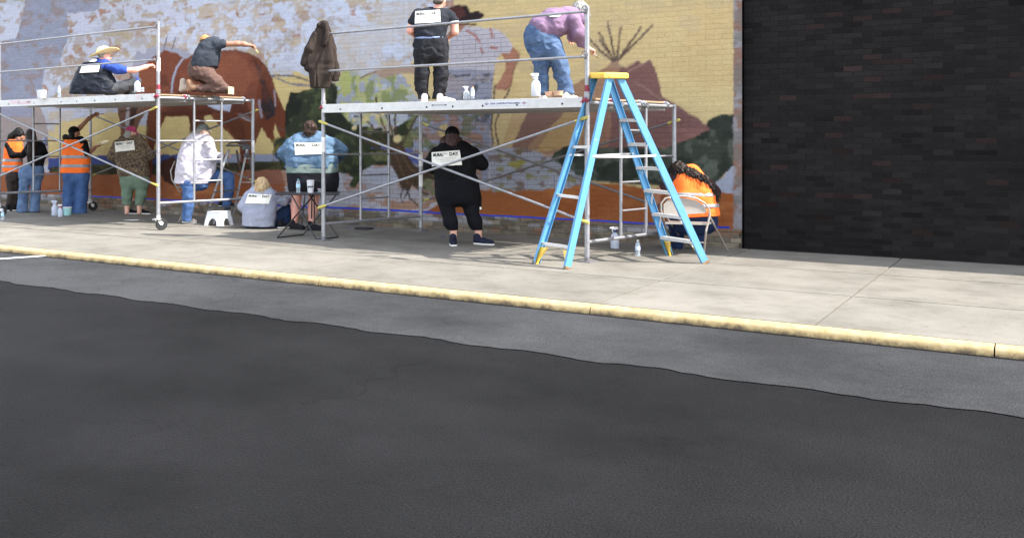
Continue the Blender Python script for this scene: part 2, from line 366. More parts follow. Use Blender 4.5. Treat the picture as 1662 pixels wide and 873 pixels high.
fill([(400, 278), (452, 276), (464, 300), (456, 324), (400, 330)], C(150, 102, 84), 1.6)
o2 = fill([(688, 347), (708, 334), (722, 322), (756, 310), (800, 309), (890, 308), (925, 299), (1000, 299), (1060, 309), (1200, 311), (1200, 378), (688, 360)], OR)
for o in (o1, o2): blot(o, C(150, 84, 48), .53, 1.4, 5, 36, .6, .1); blot(o, C(186, 122, 74), .58, 1.0, 4, 37, .5, .1)
# horse
HB = C(122, 72, 56)
hs = fill([(205, 170), (206, 140), (212, 118), (232, 97), (250, 84), (270, 79), (288, 84), (298, 96), (318, 88), (345, 84), (380, 82), (402, 86), (418, 96), (432, 112), (440, 126), (444, 150), (436, 190), (412, 205), (385, 182), (345, 187), (310, 191), (285, 188), (268, 186), (262, 200), (238, 206), (240, 180), (225, 178)], HB)
hh = fill([(190, 166), (236, 158), (235, 184), (226, 200), (220, 214), (214, 232), (204, 238), (196, 224), (195, 205), (191, 186)], C(116, 84, 68))
fill([(206, 170), (209, 170), (210, 200), (205, 215), (203, 200)], C(168, 160, 160), .5); fill([(214, 168), (224, 168), (216, 205), (210, 225), (209, 205)], C(72, 52, 44), .5)
stroke([(194, 182), (222, 178)], 2.5, C(74, 58, 52)); stroke([(198, 208), (216, 204)], 2.5, C(74, 58, 52))
fill([(242, 178), (270, 186), (262, 205), (250, 240), (245, 290), (234, 290), (236, 235), (240, 205)], C(112, 66, 46))
fill([(305, 186), (331, 186), (332, 215), (326, 255), (306, 255), (310, 215)], C(100, 60, 44))
fill([(338, 182), (372, 172), (412, 175), (414, 232), (408, 262), (402, 268), (390, 264), (388, 240), (376, 222), (358, 206), (346, 194)], C(118, 70, 48))
fill([(392, 200), (440, 176), (410, 240), (412, 262), (398, 262)], C(110, 66, 46))
fill([(262, 262), (282, 254), (290, 268), (284, 304), (268, 296), (256, 276)], C(70, 46, 38))
tl = fill([(412, 92), (428, 104), (440, 124), (448, 150), (458, 172), (470, 196), (466, 236), (452, 220), (446, 200), (444, 214), (447, 236), (432, 222), (420, 196), (416, 160), (420, 130)], C(112, 62, 44))
fill([(410, 96), (424, 112), (436, 150), (446, 172), (444, 190), (432, 196), (424, 176), (424, 140), (416, 118)], C(58, 48, 48)); stroke([(434, 160), (446, 186)], 4, C(60, 56, 66)); stroke([(420, 165), (424, 190)], 6, C(170, 168, 178), .7); stroke([(444, 148), (447, 172)], 4, C(170, 168, 178), .7)
blot(hs, C(138, 86, 66), .53, 2.2, 2.6, 38, .55, .1); blot(hs, C(92, 54, 42), .55, 2.6, 3, 39, .6, .1)
fill([(350, 92), (385, 90), (402, 102), (408, 130), (396, 158), (365, 165), (345, 140), (342, 110)], C(146, 90, 68), 2.5, .55)
fill([(214, 124), (235, 104), (252, 96), (262, 110), (252, 150), (236, 172), (222, 165)], C(140, 84, 60), 2.5, .5)
fill([(300, 150), (345, 160), (400, 165), (412, 190), (380, 182), (330, 186), (285, 186), (262, 180), (270, 160)], C(88, 52, 42), 2.5, .6)
fill([(352, 188), (378, 182), (396, 205), (404, 262), (392, 262), (386, 232), (374, 214)], C(84, 50, 40), 1.5, .6); stroke([(240, 190), (236, 230), (236, 285)], 5, C(76, 46, 38), .7); stroke([(310, 190), (308, 250)], 6, C(72, 44, 36), .7)
stroke([(298, 96), (345, 85), (382, 83), (404, 88), (420, 98), (434, 114), (442, 130)], 2.5, C(92, 58, 46), .7)
fill([(262, 182), (345, 178), (345, 188), (285, 190), (262, 190)], C(92, 54, 40), 1.2)
GR = C(160, 160, 174)
fill([(216, 98), (222, 84), (236, 88), (240, 80), (256, 74), (284, 78), (306, 86), (310, 92), (300, 97), (288, 88), (268, 82), (250, 92), (236, 104), (226, 112), (222, 140), (212, 140), (214, 116)], GR)
stroke([(300, 92), (287, 110), (280, 130), (278, 150)], 6, GR); stroke([(210, 118), (220, 140)], 6, C(120, 100, 92))
stroke([(271, 60), (266, 80)], 3, C(108, 108, 124)); stroke([(284, 62), (279, 80)], 3, C(108, 108, 124))
fill([(334, 166), (366, 162), (376, 172), (372, 182), (356, 180), (336, 172)], C(190, 194, 210), 1.2)
stroke([(440, 123), (475, 124), (503, 133)], 3, C(96, 92, 100)); stroke([(442, 125), (470, 137), (503, 140)], 3, C(120, 118, 128)); stroke([(448, 208), (462, 212), (470, 216)], 1.8, C(96, 88, 84))
stroke([(388, 186), (412, 196)], 5, C(120, 110, 108)); stroke([(388, 190), (412, 200)], 2, C(190, 190, 196))
# bush, greenery and tree
gn = mask([(545, 128), (560, 118), (640, 118), (660, 130), (680, 165), (680, 200), (540, 205), (542, 160)], 2)
IMG[gn] = C(158, 162, 172); blot(gn, C(176, 176, 116), .46, 5, 5, 40, .9); blot(gn, C(134, 142, 94), .53, 6, 5.5, 41, .9); blot(gn, C(182, 186, 196), .57, 5, 8, 42, .8)
fill([(556, 116), (568, 120), (570, 150), (556, 160), (552, 130)], C(172, 174, 112), 2)
mz = mask([(660, 165), (800, 165), (795, 300), (690, 320), (660, 270)], 2); IMG[mz] = C(150, 154, 172)
blot(mz, C(160, 126, 112), .54, 3, 8, 43, .9); blot(mz, C(120, 126, 92), .55, 4, 8, 44, .9); blot(mz, C(92, 90, 84), .64, 5, 9, 46, .8)
fill([(709, 215), (716, 205), (732, 200), (732, 222), (716, 226)], C(206, 184, 132), 1)
BU = C(56, 60, 48)
bu = fill([(472, 150), (482, 152), (500, 146), (515, 141), (535, 132), (548, 142), (546, 165), (552, 182), (564, 196), (600, 226), (628, 252), (640, 270), (605, 268), (588, 278), (585, 295), (574, 306), (566, 302), (571, 290), (567, 284), (550, 281), (520, 287), (480, 287), (465, 277), (452, 262), (445, 245), (442, 230), (462, 222), (463, 177)], BU)
blot(bu, C(72, 80, 54), .54, 3, 3, 47, .8); blot(bu, C(84, 92, 62), .60, 12, 12, 80, .7); blot(bu, C(40, 42, 38), .55, 2.2, 2.2, 48, .8)
q = mask([(438, 226), (470, 222), (470, 280), (446, 270)], 2); blot(q, C(122, 108, 62), .50, 7, 7, 49, .9)
q = mask([(545, 130), (600, 200), (560, 200), (545, 170)], 1.5)
for p in ([(638, 210), (655, 200), (672, 192), (664, 214), (672, 238), (655, 240), (640, 236)], [(560, 196), (575, 206), (618, 208), (640, 224), (640, 262), (610, 262), (585, 240)]):
    q = fill(p, C(56, 60, 44), 1.6); blot(q, C(120, 122, 82), .57, 6, 6, 50, .8)
fill([(596, 240), (622, 240), (640, 250), (655, 262), (690, 268), (690, 262), (668, 244), (660, 240), (634, 246)], C(96, 102, 158), 1.2)
fill([(595, 276), (632, 270), (650, 286), (640, 300), (610, 300), (592, 290)], C(176, 178, 190), 1.3)
TR = C(82, 66, 54)
fill([(630, 232), (652, 232), (660, 250), (672, 268), (686, 276), (700, 280), (712, 296), (694, 290), (684, 296), (680, 305), (668, 302), (662, 312), (650, 306), (646, 290), (634, 268)], TR)
for s in ([(632, 240), (612, 215), (590, 192), (575, 190)], [(636, 236), (622, 205), (612, 178), (610, 160)], [(640, 236), (634, 205), (622, 180)], [(645, 238), (640, 200), (643, 180)], [(650, 240), (668, 205), (676, 190)], [(634, 246), (600, 222), (580, 204)], [(632, 252), (606, 236), (592, 230)]): stroke(s, 3.2, TR)
for s in ([(655, 300), (650, 318), (653, 330)], [(660, 305), (664, 322), (678, 334)], [(668, 300), (684, 312), (694, 316)], [(690, 285), (705, 292)], [(662, 308), (656, 322)], [(676, 300), (690, 306)]): stroke(s, 2.6, C(70, 60, 54))
for s in ([(640, 245), (652, 280), (662, 300)], [(646, 240), (664, 272), (680, 290)]): stroke(s, 2.5, C(118, 92, 68), .8)
for (x, y, r) in ((593, 194, 5), (575, 208, 4), (612, 190, 4.5), (604, 185, 3.5), (620, 185, 3.5), (644, 226, 6.5), (622, 214, 2.5), (574, 196, 3), (614, 233, 3)):
    fill([(x + r * math.cos(k), y + r * math.sin(k)) for k in np.linspace(0, 6.28, 9)[:-1]], C(208, 188, 140), .8)
# rider
fill([(585, 128), (608, 116), (640, 108), (674, 106), (680, 112), (672, 120), (650, 121), (630, 126), (618, 128), (610, 120)], C(166, 142, 126)); stroke([(585, 128), (610, 116)], 3, C(140, 110, 96))
SH = C(182, 179, 188)
sh = fill([(722, 165), (728, 100), (728, 56), (740, 47), (756, 44), (800, 47), (816, 55), (828, 70), (832, 82), (826, 89), (812, 89), (805, 96), (801, 116), (797, 150), (795, 300), (735, 300)], SH)
fill([(726, 112), (801, 116), (797, 160), (792, 300), (735, 300), (722, 165)], C(146, 148, 164)); 
q = mask([(726, 120), (800, 120), (794, 250), (730, 250)]); blot(q, C(86, 88, 92), .60, 5, 12, 51, .9); blot(q, C(160, 150, 152), .56, 3, 7, 52, .7)
q = mask([(728, 160), (785, 180), (780, 300), (728, 300)]); blot(q, C(160, 124, 108), .52, 3.5, 9, 53, .9); blot(q, C(112, 116, 90), .55, 4, 9, 54, .8)
for s in ([(758, 52), (770, 58), (778, 70)], [(795, 48), (799, 62)], [(796, 78), (806, 80)], [(780, 80), (783, 86)]): stroke(s, 4, C(160, 100, 84), .85)
fill([(728, 14), (740, 10), (757, 10), (763, 21), (776, 20), (787, 25), (781, 32), (762, 37), (742, 37), (726, 30)], C(50, 42, 45), .35); stroke([(738, 40), (772, 41)], 3.5, C(60, 46, 46)); fill([(736, 42), (756, 42), (746, 52), (738, 58)], C(162, 120, 104), .6)
fill([(730, 14), (750, 13), (756, 24), (744, 32), (730, 28)], C(82, 52, 50), 1.2)
SK = C(164, 118, 98)
fill([(812, 88), (826, 88), (832, 78), (842, 86), (841, 98), (833, 116), (828, 140), (819, 148), (805, 146), (804, 139), (814, 126), (820, 112), (819, 100)], SK); stroke([(842, 88), (841, 98), (833, 116), (828, 140), (819, 148)], 3, C(124, 86, 74), .7)
for s in ([(803, 140), (800, 170), (797, 205), (800, 235)], [(826, 146), (812, 175), (803, 205), (808, 236)]): stroke(s, 2.8, C(98, 80, 74))
# tepees
PL = C(124, 92, 88)
fill([(985, 110), (998, 96), (1010, 110), (1152, 212), (1090, 250), (830, 250), (860, 195), (882, 164)], C(156, 124, 100))
fill([(840, 160), (895, 160), (860, 200), (830, 250), (812, 240)], C(192, 164, 122)); fill([(856, 182), (918, 180), (950, 176), (900, 200), (872, 220), (850, 248), (826, 246)], C(134, 104, 94)); fill([(918, 180), (960, 165), (940, 235), (868, 250), (895, 205)], C(176, 146, 104))
fill([(985, 148), (1010, 108), (1017, 112), (1035, 98), (1043, 106), (1053, 97), (1062, 112), (1069, 135), (1075, 156), (1094, 169), (1154, 210), (1120, 226), (1092, 238), (985, 248), (992, 200)], PL)
fill([(944, 180), (985, 165), (992, 210), (985, 250), (950, 250)], C(148, 112, 94), .6); stroke([(1030, 135), (1062, 155), (1088, 172)], 2, C(154, 124, 116), .7); stroke([(1019, 117), (1038, 107), (1052, 99)], 2.2, C(156, 130, 122), .8); stroke([(1012, 112), (1034, 99)], 2, C(160, 132, 122), .7)
fill([(1085, 205), (1150, 210), (1120, 226), (1092, 234)], C(138, 100, 96)); fill([(984, 110), (998, 98), (1010, 112)], C(158, 132, 112), .5)
blot(mask([(985, 148), (1060, 110), (1150, 210), (985, 248)]), C(110, 78, 76), .54, 2, 4, 55, .5, .1)
for s in ([(995, 102), (951, 62)], [(996, 100), (971, 54)], [(997, 100), (972, 66)], [(998, 98), (986, 38)], [(1001, 98), (1007, 45)], [(1003, 98), (1040, 45)], [(1003, 98), (1059, 42)]):
    stroke(s, 3.4, C(116, 100, 90)); stroke([(s[1][0] * .6 + s[0][0] * .4 + 1, s[1][1] * .6 + s[0][1] * .4), s[0]], 2.0, C(84, 66, 58), .8)
for s in ([(884, 110), (868, 90)], [(880, 130), (860, 110)], [(893, 112), (900, 95)]): stroke(s, 2, C(140, 130, 118), .8)
# right bushes
BR = C(64, 70, 62)
b1 = fill([(1200, 187), (1172, 188), (1150, 195), (1144, 204), (1154, 210), (1122, 226), (1095, 234), (1080, 241), (985, 240), (950, 240), (916, 238), (893, 256), (896, 272), (922, 285), (950, 292), (995, 298), (1060, 302), (1120, 306), (1160, 298), (1190, 270), (1200, 262)], BR)
blot(b1, C(92, 98, 88), .54, 3.5, 3.5, 56, .8); blot(b1, C(100, 106, 96), .58, 9, 9, 81, .6); blot(b1, C(46, 52, 46), .54, 3, 3, 57, .8)
q = fill([(1195, 262), (1176, 285), (1150, 305), (1100, 310), (1200, 316)], C(160, 166, 182), 1.5)
rz = mask([(790, 240), (850, 240), (900, 262), (960, 300), (900, 308), (800, 312)], 1.5); IMG[rz] = C(162, 164, 176); blot(rz, C(140, 136, 92), .56, 6, 9, 58, .9); blot(rz, C(120, 96, 84), .60, 6, 10, 59, .8)
fill([(820, 268), (850, 258), (856, 266), (834, 274)], C(156, 150, 84), 2)
# edge strip beyond the mural
ES = mask([(1190, -240), (1230, -240), (1230, 420), (1189, 420)], .5); IMG[ES] = C(150, 146, 150); blot(ES, C(138, 106, 92), .54, 6, 6, 60, .9); blot(ES, C(120, 116, 112), .55, 5, 9, 61, .7)
# tape line and bare base courses
TZ = .262 + .004 * np.sin(GX * 2.3)
base = GZ < TZ; IMG[base] = C(134, 124, 110); blot(base, C(104, 96, 86), .50, 5, 12, 62, .8); blot(base & (GZ > .13), C(166, 164, 170), .50, 2.4, 7, 63, .8); blot(base, C(150, 112, 90), .62, 4, 14, 64, .7)
IMG *= (0.93 + .15 * fbm2(GX * 6, GZ * 26, 70, 4))[..., None]
IMG *= (0.95 + .10 * fbm2(GX * .5, GZ * .8, 71, 3))[..., None]

MF = np.full(GX.shape, .95)
for q in (mask([(728, 56), (756, 44), (816, 55), (830, 85), (805, 96), (795, 260), (735, 260)]), mid, rz, mz): MF[q] = .6
MF[base] = .45
IMG = (IMG + np.roll(IMG, 1, 0) + np.roll(IMG, -1, 0) + np.roll(IMG, 1, 1) + np.roll(IMG, -1, 1)) / 5
def mfac(x, z):
    i = np.clip((z / DU).astype(int), 0, IMG.shape[0] - 1); j = np.clip(((x - U0) / DU).astype(int), 0, IMG.shape[1] - 1); return MF[i, j][:, None]
def sample(x, z):
    i = np.clip(((z) / DU).astype(int), 0, IMG.shape[0] - 1); j = np.clip(((x - U0) / DU).astype(int), 0, IMG.shape[1] - 1)
    return IMG[i, j]
def paintmat(name):
    m, t, b = newmat(name)
    at_ = t.nodes.new('ShaderNodeAttribute'); at_.attribute_name = 'paint'
    geo = t.nodes.new('ShaderNodeNewGeometry')
    n1 = t.nodes.new('ShaderNodeTexNoise'); n1.inputs['Scale'].default_value = 45; n1.inputs['Detail'].default_value = 5
    mp = t.nodes.new('ShaderNodeMapping'); mp.inputs['Scale'].default_value = (.5, 1, 1.6); t.links.new(geo.outputs['Position'], mp.inputs[0]); t.links.new(mp.outputs[0], n1.inputs['Vector'])
    mr = t.nodes.new('ShaderNodeMapRange'); mr.inputs[1].default_value = .25; mr.inputs[2].default_value = .75; mr.inputs[3].default_value = .86; mr.inputs[4].default_value = 1.12
    t.links.new(n1.outputs[0], mr.inputs[0])
    vm = t.nodes.new('ShaderNodeVectorMath'); vm.operation = 'SCALE'; t.links.new(at_.outputs['Color'], vm.inputs[0]); t.links.new(mr.outputs[0], vm.inputs['Scale'])
    t.links.new(vm.outputs[0], b.inputs['Base Color'])
    bp = t.nodes.new('ShaderNodeBump'); bp.inputs['Strength'].default_value = .4; bp.inputs['Distance'].default_value = .004
    t.links.new(n1.outputs[0], bp.inputs['Height']); t.links.new(bp.outputs[0], b.inputs['Normal'])
    b.inputs['Roughness'].default_value = .85; b.inputs['Specular IOR Level'].default_value = .06
    return m
M_PAINT = paintmat('mural_paint')
wall = thing('brick_wall', (-12, 0, 0), 'long brick wall painted with a western mural of horse, rider and tepees', 'wall')
CH, BL, JT = .0715, .226, .0075
def brick_arrays(X0, X1, Zs, nx, nz, recess, seed, tint=1.0):
    """grids of front faces with rounded rims; X0,X1,Zs arrays of brick extents"""
    r = np.random.default_rng(seed); n = len(X0)
    def ring(k): return np.concatenate([[0, .0], np.linspace(0, 1, k + 1)[1:-1], [1, 1.]]) if False else np.concatenate([[0.], np.linspace(0, 1, k + 1), [1.]])
    tx, tz = ring(nx), ring(nz); TX, TZ_ = np.meshgrid(tx, tz, indexing='xy'); shp = TX.shape
    x = X0[:, None, None] + (X1 - X0)[:, None, None] * TX[None]; z = Zs[:, None, None] + (CH - JT) * TZ_[None]
    y = np.full(x.shape, 0.0); y += r.uniform(-.0016, .0004, n)[:, None, None] + r.uniform(-.0016, .0016, n)[:, None, None] * (TX[None] - .5)
    inner = np.zeros(shp, bool); inner[2:-2, 2:-2] = True
    rim = np.zeros(shp, bool); rim[1:-1, 1:-1] = True; rim &= ~inner
    y[:, rim] += .0006; out = np.ones(shp, bool); out[1:-1, 1:-1] = False; y[:, out] = recess
    H, W_ = shp; idx = np.arange(H * W_).reshape(H, W_)
    q = np.stack([idx[:-1, :-1], idx[:-1, 1:], idx[1:, 1:], idx[1:, :-1]], -1).reshape(-1, 4)
    return np.stack([x, y, z], -1).reshape(n, -1, 3), q
def mesh_np(name, V, Q, paint=None, smooth=False):
    me = bpy.data.meshes.new(name); me.vertices.add(len(V)); me.vertices.foreach_set('co', V.astype(np.float32).ravel())
    me.loops.add(Q.size); me.loops.foreach_set('vertex_index', Q.astype(np.int32).ravel())
    me.polygons.add(len(Q)); me.polygons.foreach_set('loop_start', np.arange(0, Q.size, Q.shape[1], dtype=np.int32))
    me.update(calc_edges=True); me.validate()
    if paint is not None:
        a = me.attributes.new('paint', 'FLOAT_COLOR', 'POINT'); a.data.foreach_set('color', np.concatenate([paint, np.ones((len(paint), 1))], 1).astype(np.float32).ravel())
    (me.shade_smooth() if smooth else me.shade_flat()); return me
X0, X1, Zs = [], [], []
rr = np.random.default_rng(5); XL, XR = -21.5, -3.515
for c in range(int(WALL_H / CH)):
    head = (c % 6 == 5); L = BL / 2 if head else BL
    x = XL - (0 if c % 2 else L / 2)
    while x < XR - .03:
        a_, b_ = max(x, XL), min(x + L - JT, XR)
        if b_ - a_ > .03: X0.append(a_ + rr.uniform(-.002, .002)); X1.append(b_ + rr.uniform(-.002, .002)); Zs.append(c * CH + .004 + rr.uniform(-.0012, .0012))
        x += L
X0, X1, Zs = map(np.array, (X0, X1, Zs))
BV, BQ = brick_arrays(X0, X1, Zs, 13, 4, .005, 8)
tone = rr.normal(1, .018, len(X0))
basec = Zs < .26; tone[basec] = rr.normal(.98, .14, basec.sum())
PC = sample(BV[..., 0], BV[..., 2]) * tone[:, None, None]
mx_ = (X0 + X1) / 2
vis = mx_ < -3.62
score = np.where(vis & (Zs < .30), 0, 30) + np.hypot(mx_, CAMD) * 0 + (-mx_) * 1.0
one = np.argsort(np.where(vis, score, 1e9))[:300]
WB = np.array([-12, 0, 0.])
for k in one:
    link('brick', mesh_np('brick', BV[k] - WB, BQ, PC[k]), wall, M_PAINT)
rest = np.setdiff1d(np.arange(len(X0)), one); nv = BV.shape[1]
Q = (BQ[None] + (np.arange(len(rest)) * nv)[:, None, None]).reshape(-1, 4)
tag(link('bricks', mesh_np('bricks', BV[rest].reshape(-1, 3) - WB, Q, PC[rest].reshape(-1, 3)), wall, M_PAINT), kind='stuff')
# mortar face behind, painted over with the same mural
xs = np.arange(XL, XR + .02, .045); zs = np.linspace(-.03, WALL_H, 150); MX, MZ = np.meshgrid(xs, zs, indexing='xy')
V = np.stack([MX, np.full(MX.shape, .0022), MZ], -1).reshape(-1, 3); ii = np.arange(MX.size).reshape(MX.shape)
Q = np.stack([ii[:-1, :-1], ii[:-1, 1:], ii[1:, 1:], ii[1:, :-1]], -1).reshape(-1, 4)
link('mortar', mesh_np('mortar', V - WB, Q, sample(V[:, 0], np.maximum(V[:, 2], 0)) * mfac(V[:, 0], np.maximum(V[:, 2], 0))), wall, M_PAINT)
M_CAPS = mat('coping_stone', (150, 146, 140), .9, scale=4, bump=.2)
mb = MB(); mb.obox((-12.51, .06, WALL_H + .05), (9.0, 0, 0), (0, .17, 0), (0, 0, .05), .01); mb.build('coping', M_CAPS, wall, False)
mb = MB(); mb.obox((-12.52, 3.2, WALL_H / 2 - .1), (8.98, 0, 0), (0, 3.18, 0), (0, 0, WALL_H / 2)); mb.build('building_core', mat('roofing', (70, 70, 72), .95), wall, False)
# blue masking tape along the base of the mural
M_TAPE = mat('blue_tape', (24, 56, 186), .6, scale=12, col2=(20, 40, 150))
tp = thing('masking_tape', (-8, 0, .27), 'blue masking tape stuck along the bottom edge of the mural', 'tape')
mb = MB(); prev = None; random.seed(4)
segs = [(-17.9, -15.6), (-15.4, -13.1), (-12.6, -10.9), (-10.9, -8.4), (-8.4, -6.9), (-6.9, -5.2), (-5.2, -3.66)]
for a_, b_ in segs:
    z = .268 + random.uniform(-.004, .004); h = random.uniform(.026, .036); vs = []; k = 14
    for i in range(k + 1):
        x = a_ + (b_ - a_) * i / k
        for yy, zz in ((-.0042, 0), (-.0042, h), (-.0035, h), (-.0035, 0)): vs.append((x, yy, z + zz + .003 * math.sin(i * 1.3 + a_)))
    fs = [(4 * i + j, 4 * i + (j + 1) % 4, 4 * i + 4 + (j + 1) % 4, 4 * i + 4 + j) for i in range(k) for j in range(4)]
    MB().add(vs, fs).build('tape_strip', M_TAPE, tp, False)
# neighbouring building of old dark brick beyond the mural's end
nb = thing('brick_building', (4, .2, 0), 'plain dark old brick building adjoining the end of the painted wall', 'building')
M_NB = mat('sooty_brick', (40, 34, 32), .95, scale=3, col2=(24, 22, 22), bump=.3, bscale=50)
M_NM = mat('sooty_mortar', (34, 32, 31), .95)
X0, X1, Zs = [], [], []
for c in range(int(WALL_H / CH)):
    x = -3.50 - (.113 if c % 2 else 0)
    while x < 12.0:
        X0.append(max(x, -3.50)); X1.append(x + BL - JT); Zs.append(c * CH + .004); x += BL
V, q = brick_arrays(*map(np.array, (X0, X1, Zs)), 2, 1, .012, 9); nv = V.shape[1]; V[..., 1] += .12
Q = (q[None] + (np.arange(len(V)) * nv)[:, None, None]).reshape(-1, 4)
tb_ = rr.normal(1, .16, len(V)).clip(.5, 1.6)[:, None] * (.55 + .9 * fbm2(V[..., 0] * .9, V[..., 2] * .9, 90, 4))
tb_ = tb_ * np.where(V[..., 2] < .5, .7 + .6 * fbm2(V[..., 0] * 3, V[..., 2] * 3, 91, 3), 1)
cb_ = np.where(rr.uniform(size=len(V))[:, None, None] < .05, lin((36, 28, 27))[None, None], lin((28, 26, 26))[None, None]) * tb_[..., None]
tag(link('bricks', mesh_np('bricks', V.reshape(-1, 3) - np.array([4, .2, 0]), Q, cb_.reshape(-1, 3)), nb, M_PAINT), kind='stuff')
mb = MB(); mb.obox((4.27, 3.3, WALL_H / 2 - .02), (7.76, 0, 0), (0, 3.172, 0), (0, 0, WALL_H / 2 + .02)); mb.build('wall', M_NM, nb, False)
# ================================================================== PEOPLE
def surface_nets(V, org, h):
    ins = V < 0; nx, ny, nz = V.shape
    c = np.zeros((nx - 1, ny - 1, nz - 1), np.int8)
    offs = [(i, j, k) for i in (0, 1) for j in (0, 1) for k in (0, 1)]
    def S(A, o): return A[o[0]:nx - 1 + o[0], o[1]:ny - 1 + o[1], o[2]:nz - 1 + o[2]]
    for o in offs: c += S(ins, o)
    act = (c > 0) & (c < 8); I = np.argwhere(act); n = len(I)
    acc = np.zeros((n, 3)); cnt = np.zeros(n)
    vals = {o: V[I[:, 0] + o[0], I[:, 1] + o[1], I[:, 2] + o[2]] for o in offs}
    for a in offs:
        for ax in range(3):
            if a[ax]: continue
            b = list(a); b[ax] = 1; b = tuple(b); va, vb = vals[a], vals[b]; m = (va < 0) != (vb < 0)
            t = np.where(m, va / np.where(m, va - vb, 1), 0); p = np.array(a, float)[None] + t[:, None] * (np.array(b) - np.array(a))[None]
            acc += p * m[:, None]; cnt += m
    P = (I + acc / cnt[:, None]) * h + org
    idm = -np.ones(act.shape, np.int64); idm[tuple(I.T)] = np.arange(n); Fs = []
    for ax in range(3):
        sl0 = [slice(None)] * 3; sl1 = [slice(None)] * 3; sl0[ax] = slice(0, -1); sl1[ax] = slice(1, None)
        a = ins[tuple(sl0)]; b = ins[tuple(sl1)]; E = np.argwhere(a != b); 
        u, v = [(1, 2), (2, 0), (0, 1)][ax]
        ok = (E[:, u] > 0) & (E[:, v] > 0) & (E[:, u] < V.shape[u] - 1) & (E[:, v] < V.shape[v] - 1); E = E[ok]
        fl = a[tuple(E.T)]; q = []
        for du, dv in ((-1, -1), (0, -1), (0, 0), (-1, 0)):
            e = E.copy(); e[:, u] += du; e[:, v] += dv; q.append(idm[tuple(e.T)])
        q = np.stack(q, 1); q[~fl] = q[~fl][:, ::-1]; Fs.append(q)
    return P, np.concatenate(Fs)
def sdf(prims, vox=.012, k=.03, noise=None, clips=()):
    lo = np.full(3, 1e9); hi = -lo
    for p in prims:
        if p[0] == 'cap':
            for q, r in ((p[1], p[3]), (p[2], p[4])): lo = np.minimum(lo, np.array(q) - r); hi = np.maximum(hi, np.array(q) + r)
        else: r = max(p[2]); lo = np.minimum(lo, np.array(p[1]) - r); hi = np.maximum(hi, np.array(p[1]) + r)
    pad = k + 2.5 * vox; lo -= pad; hi += pad; n = np.ceil((hi - lo) / vox).astype(int) + 1
    ax = [lo[i] + vox * np.arange(n[i]) for i in range(3)]; V = np.full(n, 1.0)
    for p in prims:
        if p[0] == 'cap': a, b, ra, rb = np.array(p[1]), np.array(p[2]), p[3], p[4]; R = max(ra, rb); l = np.minimum(a, b) - R - pad; u = np.maximum(a, b) + R + pad
        else: R = max(p[2]); l = np.array(p[1]) - R - pad; u = np.array(p[1]) + R + pad
        s = [slice(max(int((l[i] - lo[i]) / vox), 0), min(int((u[i] - lo[i]) / vox) + 2, n[i])) for i in range(3)]
        G = np.stack(np.meshgrid(*[ax[i][s[i]] for i in range(3)], indexing='ij'), -1)
        if p[0] == 'cap':
            d = b - a; L = max((d ** 2).sum(), 1e-9); t = np.clip(((G - a) @ d) / L, 0, 1); D = np.linalg.norm(G - a - t[..., None] * d, axis=-1) - (ra + (rb - ra) * t)
        else:
            rad = np.array(p[2]); q = (G - np.array(p[1])) @ np.array(p[3]).T; k0 = np.linalg.norm(q / rad, axis=-1); k1 = np.linalg.norm(q / rad ** 2, axis=-1); D = k0 * (k0 - 1) / np.maximum(k1, 1e-6)
        W = V[tuple(s)]; kk = p[5] if len(p) > 5 and p[0] == 'cap' and p[5] else k
        hh = np.clip(.5 + .5 * (W - D) / kk, 0, 1); V[tuple(s)] = np.where(W > .9, D, W * (1 - hh) + D * hh - kk * hh * (1 - hh))
    if noise:
        amp, fr, seed = noise; near = np.abs(V) < .08; I = np.argwhere(near); P = I * vox + lo
        nz = vn3(P * np.array(fr), seed) - .5 + .5 * (vn3(P * np.array(fr) * 2.1 + 5, seed + 3) - .5)
        w1 = vn3(P * np.array(fr) * .8 + nz[:, None] * .9 + 11, seed + 6); rd = 1 - np.abs(w1 - .5) * 4
        V[near] += amp * (.75 * nz - .55 * np.clip(rd, -.4, 1) + .15)
    for pt, nr in clips:
        nr = np.array(nr, float); nr /= np.linalg.norm(nr); A = (ax[0] - pt[0])[:, None, None] * nr[0] + (ax[1] - pt[1])[None, :, None] * nr[1] + (ax[2] - pt[2])[None, None, :] * nr[2]
        V = np.maximum(V, A)
    return surface_nets(V, lo, vox)
VIEW = np.array([[RGT.x, RGT.y, 0], [FWD.x, FWD.y, 0], [0, 0, 1.]])       # view axes: picture-right, away, up
def vw(x, y, z): return np.array(x * RGT + y * FWD + z * UP)
def frame(f, up=(0, 0, 1)):
    f = np.array(f, float); f /= np.linalg.norm(f); u = np.array(up, float); u -= f * (u @ f); u /= np.linalg.norm(u); return np.array([np.cross(f, u), f, u])   # rows: right, forward, up
ell = lambda c, rad, R=np.eye(3): ('ell', np.array(c), np.array(rad), np.array(R))
cap = lambda a, b, ra, rb=None, k=None: ('cap', np.array(a), np.array(b), ra, ra if rb is None else rb, k)
def shrink(prims, f=.84, m=.012):
    return [('cap', p[1], p[2], max(p[3] * f - m * .3, .015), max(p[4] * f - m * .3, .015), p[5]) if p[0] == 'cap' else ('ell', p[1], p[2] * f, p[3]) for p in prims]

